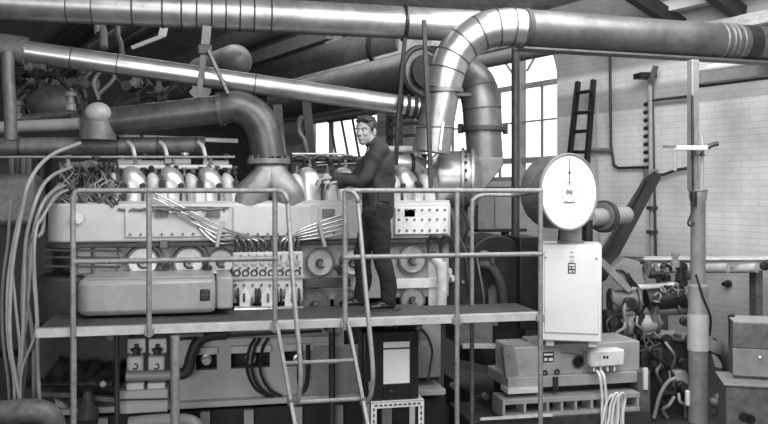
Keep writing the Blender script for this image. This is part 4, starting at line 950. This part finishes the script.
tag(MB().lathe(pw(729, 283.5, .02), HN, [(.05, 0), (.05, .04), (.03, .05), (.03, .12)], 12).build('wall_stub', m_black), 'small black pipe stub in the brick wall below the ledge', 'pipe')
# high on the right: pipes under the roof
a, c = along(697, 84, 10.6, 790); tag(MB().cyl(a, c, .055, n=14).build('wall_pipe', m_dark2), 'dark pipe level along the wall below the overhead duct at right', 'pipe')
a, c = along(700, 78, 10.4, 790); tag(MB().beam(a, c, .2, .16).build('wall_beam', m_panel), 'grey beam along the wall just above the dark level pipe', 'beam')
a, c = along(709, 68, 10.2, 760); tag(MB().cyl(a, c, .05, n=12).build('light_tube', m_white), 'short white tube under the overhead duct at far right', 'tube')
p, q = along(452, 68, 12, 575); tag(MB().cyl(p, q, .1, n=20).build('window_pipe', m_panel), 'level grey pipe crossing the head of the tall window', 'pipe')

# grey panel box and cabinet at the right edge
vR = 8.35
PB = thing('panel_box', 'two-tone grey instrument box on the cabinet at the right edge', 'box', pd(755, 378, 8.0))
RZ = Matrix.Rotation(-TH-.25, 3, 'Z')
def rb(pxc, pyc, D, w_, d_, h_, m, name, par, bev=.008): return MB().box(pd(pxc, pyc, D), (w_, d_, h_), RZ).build(name, m, par, bev)
rb(762, 350, 8.05, .56, .4, .57, m_iron, 'case', PB); rb(762, 363, 7.84, .52, .03, .26, m_panel, 'lower_panel', PB, .004); rb(762, 336, 7.845, .52, .03, .24, m_iron, 'upper_panel', PB, .004)
rb(762, 320, 8.05, .58, .42, .02, m_paintm, 'lid_edge', PB, .003); MB().cyl(pd(760, 357, 7.8), pd(760, 357, 7.83), .012, n=10).build('knob', m_alum, PB)
CA = thing('floor_cabinet', 'plain grey floor cabinet at the right edge with a pale lip', 'cabinet', pd(752, 440, 7.8))
rb(764, 404, 7.85, .75, .5, .45, m_iron, 'body', CA); rb(764, 380.5, 7.85, .8, .55, .02, m_panel, 'top_lip', CA, .004); rb(764, 442, 7.85, .7, .45, .36, m_dark2, 'base', CA)
for px, py in ((742, 416), (748, 418)): MB().lathe(pd(px, py, 7.55), -FW, [(.03, 0), (.03, .03), (.045, .03), (.045, .06)], 10).build('fitting', m_dark, CA)
tag(MB().tube([pd(734, 378, 8.2), pd(733, 345, 8.2), pd(732, 322, 8.2), pd(731, 315, 8.2)], .035, 8, 3).build('stand_pipe', m_dark), 'short dark upright pipe just left of the two-tone grey box', 'pipe')

# machinery heap between the scale and the pipe column
AU = thing('auxiliary_pump_set', 'dark jumble of pump casings and pipes between the dial scale and pipe column', 'pump set', pd(650, 400, 9.0))
D = 8.9
def ap(px, py, d=0.0): return pd(px, py, D+d)
for a, c, r0_, r1_, m, nm in (((610, 302), (636, 300), .13, .11, m_iron, 'pump_casing'), ((622, 326), (656, 322), .12, .1, m_paintm, 'pump_casing'), ((612, 310), (612.5, 340), .1, .1, m_dark2, 'pump_casing'), ((646, 300), (683, 296), .12, .12, m_dark, 'chain_wheel_guard'),
                          ((640, 332), (690, 338), .055, .055, m_panel, 'delivery_pipe'), ((628, 288), (686, 284), .03, .03, m_whited, 'delivery_pipe'), ((640, 312), (690, 310), .05, .05, m_iron, 'delivery_pipe')):
    MB().cyl(ap(*a), ap(*c), r0_, r1_, n=20).build(nm, m, AU, .004)
for px, py, rr in ((637, 300, .15), (611, 302, .15), (656, 322, .13)): q = ap(px, py); MB().cyl(q-RT*.015, q+RT*.015, rr, n=24).build('pump_flange', m_iron, AU, .003)
MB().prism([ap(612, 268), ap(627, 258), ap(640, 262), ap(646, 280), ap(642, 292), ap(624, 286)], FW*.3).build('sheet_guard', m_panel, AU, .01)
MB().prism([ap(597, 262, -.1), ap(603, 258, -.1), ap(622, 278, -.1), ap(634, 290, -.1), ap(628, 293, -.1)], FW*.05).build('sheet_arm', m_panel, AU, .006)
for k in range(4): MB().tube([ap(616+k*4, 270+k, -.02), ap(624+k*3, 272+k*3, -.03), ap(632+k*2.5, 288, -.02)], .012, 6, 4).build('cable', m_dark, AU)
for k in range(26):
    px, py = random.uniform(652, 690), random.uniform(286, 312); MB().torus(ap(px, py, random.uniform(-.15, 0)), Vector((random.uniform(-1, 1), random.uniform(-1, 1), random.uniform(-1, 1))), .035, .011, 12, 5).build('chain_link', random.choice([m_dark, m_iron, m_panel]), AU)
for k in range(14):
    px, py = random.uniform(642, 688), random.uniform(264, 282); q = ap(px, py, random.uniform(-.1, .3)); MB().lathe(q, random.choice([Z, -FW, RT]), [(.05, 0), (.05, .06), (.03, .07), (.03, .12), (.045, .12), (.045, .15)], 10).build('fitting', random.choice([m_dark, m_dark, m_iron, m_panel]), AU)
for k in range(34):
    px, py = random.uniform(606, 686), random.uniform(300, 395); q = ap(px, py, random.uniform(-.2, .3)); MB().lathe(q, random.choice([Z, -FW, RT]), [(.05, 0), (.05, .06), (.03, .07), (.03, .12), (.05, .12), (.05, .16)], 10).build('fitting', random.choice([m_dark, m_dark, m_dark2, m_iron]), AU)
for k in range(34):
    px, py = random.uniform(604, 686), random.uniform(290, 400); MB().tube([ap(px, py, -.2), ap(px+random.uniform(-10, 10), py+8, -.25), ap(px+random.uniform(-14, 14), py+random.uniform(12, 26), -.2), ap(px+random.uniform(-14, 14), py+random.uniform(22, 34), -.1)], random.uniform(.008, .02), 7, 5).build('small_pipe', random.choice([m_dark, m_iron, m_panel, m_panel, m_dark2]), AU)
MB().tube([ap(634, 335, -.2), ap(637, 350, -.25), ap(632, 362, -.2)], .02, 7, 4).build('cable', m_dark2, AU)
MB().tube([ap(672, 332, -.15), ap(690, 340, .1), ap(706, 350, .15), ap(712, 366, .2)], .03, 8, 5).build('hose', m_panel, AU)
MB().tube([ap(654, 418, -.3), ap(660, 395, -.3), ap(668, 382, -.3), ap(676, 378, -.3)], .02, 8, 5).build('hose', m_panel, AU)
MB().prism([ap(674, 372, -.1), ap(686, 370, -.1), ap(693, 388, -.1), ap(678, 386, -.1)], FW*.25).build('tray', m_paintm, AU, .01)
MB().prism([ap(632, 340), ap(690, 342), ap(692, 460), ap(634, 460)], FW*.5).build('base_block', m_dark, AU, .02)
MB().prism([ap(642, 350, -.08), ap(663, 348, -.08), ap(664, 372, -.08), ap(640, 374, -.08)], FW*.1).build('cover_plate', m_dark2, AU, .01)
MB().tube([ap(712, 345, .1), ap(722, 350, .1), ap(730, 362, .1), ap(730, 376, .15)], .09, 14, 5).build('bend', m_iron, AU); MB().cyl(ap(709, 350, .1), ap(713, 340, .1), .13, n=18).build('bend_flange', m_panel, AU)
for px, py in ((714, 402), (719, 398), (722, 410)): MB().ball(ap(px, py, -.1), (.06, .06, .05), 12, 8).build('fitting', m_panel, AU)
MB().box(ap(688, 398, -.3), (.05, .05, .16)).build('gauge_glass', m_white, AU, .01)
#LEFT
# ================================================================== left side: cables, lagged fittings, hangers
HB_ = thing('pipe_hanger', 'forked A-shaped hanger strut between the top duct and the exhaust pipe', 'hanger', pd(207, 28, 7.75))
MB().beam(pd(207, 26, 7.7), pd(205, 48, 7.7), .085, .06).build('hanger_block', m_iron, HB_, .006); MB().box(pd(205, 50, 7.68), (.13, .1, .09)).build('hanger_lug', m_dark2, HB_, .01)
MB().beam(pd(204, 50, 7.66), pd(199, 95, 7.72), .055, .03).build('hanger_leg', m_iron, HB_, .003); MB().beam(pd(208, 50, 7.64), pd(228, 94, 7.7), .055, .03).build('hanger_leg', m_iron, HB_, .003)
tag(MB().tube([pd(405, 38, 8.0), pd(402, 70, 8.0), pd(398, 120, 8.0), pd(396, 165, 8.0)], .022, 8, 0).build('hanger_rod', m_dark), 'dark hanger rod dropping from the ring of the top duct', 'rod')
tag(MB().tube([pd(424, 20, 7.85), pd(426, 70, 7.85), pd(429, 130, 7.85), pd(431, 192, 7.85)], .024, 8, 0).build('hanger_rod', m_dark2), 'dark hanger rod passing in front of the banded elbow downpipe', 'rod')
RK = thing('pipe_rack', 'dark little rack with two shelves behind the hanger rods and the man', 'rack', pd(404, 160, 9.2))
for px in (389, 399): MB().beam(pd(px, 168, 9.2), pd(px+1, 98, 9.2), .07, .05).build('upright', m_black, RK)
for py in (124, 136, 117): MB().beam(pd(389, py+1, 9.15), pd(417, py-1, 9.3), .05, .04).build('shelf_bar', m_dark, RK)
MB().beam(pd(389, 168, 9.2), Vector((pd(389, 168, 9.2).x, pd(389, 168, 9.2).y, 0)), .07, .05).build('upright', m_black, RK)
# struts behind the exhaust elbow
tag(MB().beam(pd(277, 105, 9.2), pd(277, 105, 9.2).lerp(pd(283, 170, 9.2), pd(277, 105, 9.2).z/(pd(277, 105, 9.2).z-pd(283, 170, 9.2).z)), .1, .08).build('strut', m_dark2), 'dark upright strut just right of the exhaust elbow', 'strut')
tag(MB().beam(pd(306, 100, 9.4), pd(306, 100, 9.4).lerp(pd(312, 166, 9.4), pd(306, 100, 9.4).z/(pd(306, 100, 9.4).z-pd(312, 166, 9.4).z)), .1, .08).build('strut', m_dark), 'dark upright strut left of the small open window', 'strut')
tag(MB().tube([pd(303, 116, 9.3), pd(299, 122, 9.3), pd(299, 132, 9.3), pd(304, 140, 9.3), pd(308, 158, 9.3)], .03, 8, 5).build('bent_pipe', m_iron), 'thin bent pipe looping beside the strut left of the small window', 'pipe')
# roof level pipes that run along the hall
def hall_pipe(px, py, D, px2, r, m, lab, seams=(), nm='roof_pipe'):
    a, c = along(px, py, D, px2); d = (c-a).normalized(); o = thing(nm, lab, 'pipe', (a+c)/2); MB().cyl(a, c, r, n=24).build('pipe_run', m, o)
    for t in seams: q = a.lerp(c, t); MB().cyl(q-d*.05, q+d*.05, r*1.12, n=24).build('coupling', m_dark, o)
    return o
hall_pipe(415, 40, 12.5, 252, .36, m_ductd, 'fat pale roof pipe behind the polished pipe, lower one of the roof runs', (.12, ))
hall_pipe(395, 30, 14, 236, .13, m_dark2, 'thin dark roof pipe between the two fat roof runs', (.5, .7))
hall_pipe(330, 28, 15, 238, .30, m_panel, 'thick grey roof pipe ending at a collar above the exhaust elbow', (.98,))
hall_pipe(292, 18, 14.9, 130, .22, m_panel, 'grey roof pipe sloping behind the A-shaped hanger', ())
hall_pipe(200, 88, 12, 120, .17, m_ductd, 'stubby pipe below the polished pipe left of the hanger', ())
tag(MB().lathe(pd(236, 61, 11.6), HE, [(.001, -.24), (.09, -.22), (.17, -.16), (.22, -.06), (.24, .05), (.24, 1.4), (.16, 1.5), (.001, 1.53)], 28).build('expansion_vessel', m_iron), 'round-ended grey vessel under the roof just right of the A-shaped hanger', 'vessel')
hall_pipe(85, 7, 10.6, 0, .12, m_iron, 'grey pipe under the top duct in the upper left corner', ())
hall_pipe(150, 13, 11.5, 20, .09, m_panel, 'slim grey pipe slanting above the polished pipe, left of the pale bracket', (.3,))
hall_pipe(178, 12, 12.5, 60, .07, m_iron, 'slim dark pipe slanting up to the top duct just left of the A-shaped hanger', ())
def to_roof(p): return Vector((p.x, p.y, WT+.2886*((p-W0).dot(HN)+.3)-.01))
tag(MB().tube([to_roof(pd(118, 20, 9.5)), pd(118, 20, 9.5)+Z*.1, pd(118, 22, 9.5), pd(117, 34, 9.5), pd(121, 44, 9.4), pd(122, 56, 9.3)], .03, 8, 5).build('drop_pipe', m_iron), 'crooked thin pipe dropping behind the polished pipe left of the pale bar', 'pipe')
tag(MB().tube([to_roof(pd(98, 19, 9.8)), pd(98, 19, 9.8)+Z*.1, pd(98, 20, 9.8), pd(103, 30, 9.8), pd(104, 48, 9.7)], .045, 10, 5).build('drop_pipe', m_panel), 'stub of grey pipe dropping behind the top duct towards the polished pipe', 'pipe')
tag(MB().beam(pd(165, 25, 11), pd(162, 36, 11), .1, .05).build('roof_bracket', m_whited), 'pale bracket hanging below the top duct left of the hanger', 'bracket')
tag(MB().beam(pd(132, 48, 11), pd(163, 36, 11), .05, .05).build('roof_bar', m_whited), 'thin pale bar rising to the pale bracket below the top duct', 'bar')
# lagged vent head and clutter at the upper left
VH = thing('vent_cowl', 'pale rounded cowl beside the left end of the exhaust pipe', 'cowl', pd(97, 136, 7.75))
MB().lathe(pd(98, 140, 7.75), Z, [(.17, 0), (.165, .1), (.15, .2), (.13, .27), (.10, .31), (.05, .33), (.001, .335)], 28).build('cowl_body', m_iron, VH); MB().ball(pd(98, 113, 7.66), (.12, .1, .10), 22, 12).build('cowl_dome', m_paintm, VH)
CL = thing('air_receiver', 'dark rounded tank with fittings behind the pale cowl at upper left', 'tank', pd(60, 110, 8.4))
MB().ball(pd(56, 104, 8.5), (.28, .25, .2), 24, 14).build('shell', m_iron, CL)
MB().cyl(pd(-10, 128, 8.0), pd(80, 124, 8.0), .06, n=16).build('outlet_pipe', m_paintm, CL); MB().cyl(pd(20, 120, 8.3), pd(75, 112, 8.3), .05, n=14).build('outlet_pipe', m_iron, CL)
for k in range(40):
    px, py = random.uniform(14, 84) if k % 3 else random.uniform(112, 190), random.uniform(66, 124) if k % 3 else random.uniform(84, 98); q = pd(px, py, random.uniform(8.0, 9.0)); MB().lathe(q, random.choice([Z, -FW, RT, Z+RT]), [(.05, 0), (.05, .06), (.03, .07), (.03, .14), (.055, .14), (.055, .18)], 10).build('fitting', random.choice([m_dark, m_dark2, m_iron, m_panel]), CL)
for k in range(16):
    px, py = random.uniform(14, 120), random.uniform(64, 96); MB().tube([pd(px, py, 8.5), pd(px+random.uniform(-14, 14), py+12, 8.4), pd(px+random.uniform(-14, 14), py+30, 8.4)], .02, 7, 5).build('small_pipe', random.choice([m_dark2, m_iron, m_panel]), CL)
for k in range(6): MB().cyl(pd(12+k*6, 155, 8.1), pd(12+k*6+random.uniform(-2, 2), 198, 8.1), .03, n=10).build('riser', random.choice([m_iron, m_panel, m_dark2]), CL)
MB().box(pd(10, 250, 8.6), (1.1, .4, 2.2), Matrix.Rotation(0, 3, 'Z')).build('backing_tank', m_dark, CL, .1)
MB().box(pd(15, 200, 8.0), (.5, .4, .5)).build('side_box', m_iron, CL, .06)
# bunches of cables arching down
lab_c = ['outermost pale hose arching widest over the left end of the engine', 'pale hose arching just inside the widest one', 'pale hose falling third from the widest arch', 'pale hose in the middle of the hanging bunch', 'pale hose just right of the bunch middle', 'straight pale hose nearest the walkway corner post', 'thin hose right behind the straight pale hose', 'thin grey hose at the far left edge', 'second thin grey hose from the left edge', 'pale hose falling between the left edge and the bunch']
CS = [((80, 143), (50, 156), (30, 180), (21, 215), (12, 270), (10, 340), (20, 400), .016), ((72, 167), (52, 176), (38, 195), (26, 240), (24, 300), (22, 350), (17, 412), .015), ((66, 184), (52, 192), (42, 205), (33, 235), (28, 300), (22, 360), (18, 412), .014),
      ((74, 188), (56, 196), (44, 215), (26, 250), (22, 310), (26, 360), (20, 412), .012), ((64, 190), (50, 205), (36, 230), (34, 280), (36, 330), (22, 370), (20, 412), .012), ((60, 184), (42, 205), (35, 235), (34, 270), (37, 320), (38, 370), (40, 412), .016),
      ((62, 186), (46, 205), (42, 232), (30, 245), (26, 290), (33, 340), (34, 412), .016), ((10, 200), (8, 240), (4, 270), (2, 300), (3, 340), (8, 380), (10, 412), .012), ((22, 205), (14, 240), (8, 280), (7, 320), (9, 350), (14, 380), (14, 412), .012), ((24, 200), (18, 235), (12, 260), (16, 310), (20, 350), (17, 380), (16, 412), .012)]
for k, c in enumerate(CS):
    tag(MB().tube([pd(p[0], p[1], 6.55+.04*(k % 4)+(.9 if i == 0 and k < 7 else .45 if i == 1 and k < 7 else 0)) for i, p in enumerate(c[:7])], c[7], 8, 6).build('hose', m_hose if k not in (6, 7) else m_panel), lab_c[k], 'hose', 'pale hoses hanging at the left end')
# tangle of small pipes at the left end of the heads
TG = thing('pipe_tangle', 'tangle of thin pipes and valves at the left end of the cylinder heads', 'pipework', pd(95, 195, 7.3))
for k in range(34):
    px = random.uniform(62, 122); MB().tube([pd(px, random.uniform(160, 175), 7.7), pd(px+random.uniform(-10, 10), random.uniform(172, 185), 7.5), pd(px+random.uniform(-12, 12), random.uniform(185, 197), 7.4), pd(px+random.uniform(-12, 12), random.uniform(196, 208), 7.4)], random.uniform(.006, .013), 7, 5).build('thin_pipe', random.choice([m_iron, m_iron, m_panel, m_dark2, m_panel]), TG)
for k in range(18):
    q = pd(random.uniform(50, 122), random.uniform(160, 202), random.uniform(7.35, 7.8)); MB().lathe(q, random.choice([Z, -FW, RT]), [(.035, 0), (.035, .05), (.02, .06), (.02, .1), (.035, .1), (.035, .13)], 10).build('valve', random.choice([m_dark, m_iron, m_panel, m_dark2]), TG)
for k in range(10): p = pd(85+k*14, 209, 7.42); MB().tube([p+X*-.08, p+X*-.02-Z*.01, p+X*.04+Z*.0, p+X*.1], .013, 7, 3).build('thin_pipe', m_iron, TG)
for py in (165, 176): MB().cyl(pd(60, py, 7.75), pd(118, py, 7.8), .03, n=10).build('thin_pipe', m_panel, TG)
# below the walkway at the left
SH = thing('sludge_tray', 'dark heap of rags and castings on a trestle under the left walkway', 'trestle', pd(80, 400, 7.2))
MB().beam(pd(38, 394, 7.1), pd(76, 395, 7.1), .04, .04).build('trestle_bar', m_panel, SH); MB().beam(pd(92, 397, 7.2), pd(124, 400, 7.2), .06, .04).build('trestle_bar', m_panel, SH)
from mathutils import noise
b = MB(); gx, gy = 46, 14; vv = []
for j in range(gy+1):
    for i in range(gx+1):
        q = pd(40+i*72/gx, 385, 7.1)+FW*(j*.035); h_ = (noise.noise(Vector((i*.17, j*.2, 1)))*.09+abs(noise.noise(Vector((i*.3, j*.35, 5))))*.07)*min(1, j/3)+.05*math.sin(PI*j/gy)+j*.006
        vv.append(b.bm.verts.new(q+Z*h_))
for j in range(gy):
    for i in range(gx): b.bm.faces.new((vv[j*(gx+1)+i], vv[j*(gx+1)+i+1], vv[(j+1)*(gx+1)+i+1], vv[(j+1)*(gx+1)+i]))
rg = b.build('rag_pile', m_dark2, SH, ang=180); sm_ = rg.modifiers.new('thick', 'SOLIDIFY'); sm_.thickness = .012
MB().box(pd(85, 350, 7.8), (.9, .3, .5)).build('dark_casing', m_dark2, SH, .04); MB().box(pd(80, 400, 7.7), (1.1, .5, .4)).build('trestle_block', m_dark, SH, .03); MB().box(pd(80, 430, 7.6), (1.2, .6, .3)).build('trestle_base', m_dark, SH, .02)
MB().lathe(pd(88, 412, 7.1), Z, [(.09, -.05), (.09, 0), (.05, .1), (.035, .18), (.001, .2)], 16).build('oil_can', m_iron, SH); MB().prism([pd(54, 398, 7.15), pd(63, 402, 7.15), pd(68, 410, 7.15), pd(56, 406, 7.15)], FW*.06).build('paper_rag', m_whited, SH)
MB().ball(pd(103, 384, 7.1), (.03, .03, .03), 10, 6).build('knob', m_whited, SH)
tag(MB().tube([pd(-10, 414, 6.1), pd(30, 411, 6.1), pd(46, 414, 6.15), pd(53, 424, 6.2), pd(55, 440, 6.2)], .09, 18, 5).build('floor_pipe', m_iron), 'thick grey pipe along the floor in the lower left corner', 'pipe')
tag(MB().tube([pd(130, 424, 6.9), pd(160, 421, 6.9), pd(185, 421, 6.9), pd(196, 426, 6.9), pd(200, 440, 6.9)], .06, 16, 5).build('floor_pipe', m_panel), 'pale bent pipe low in front of the small white pumps', 'pipe')
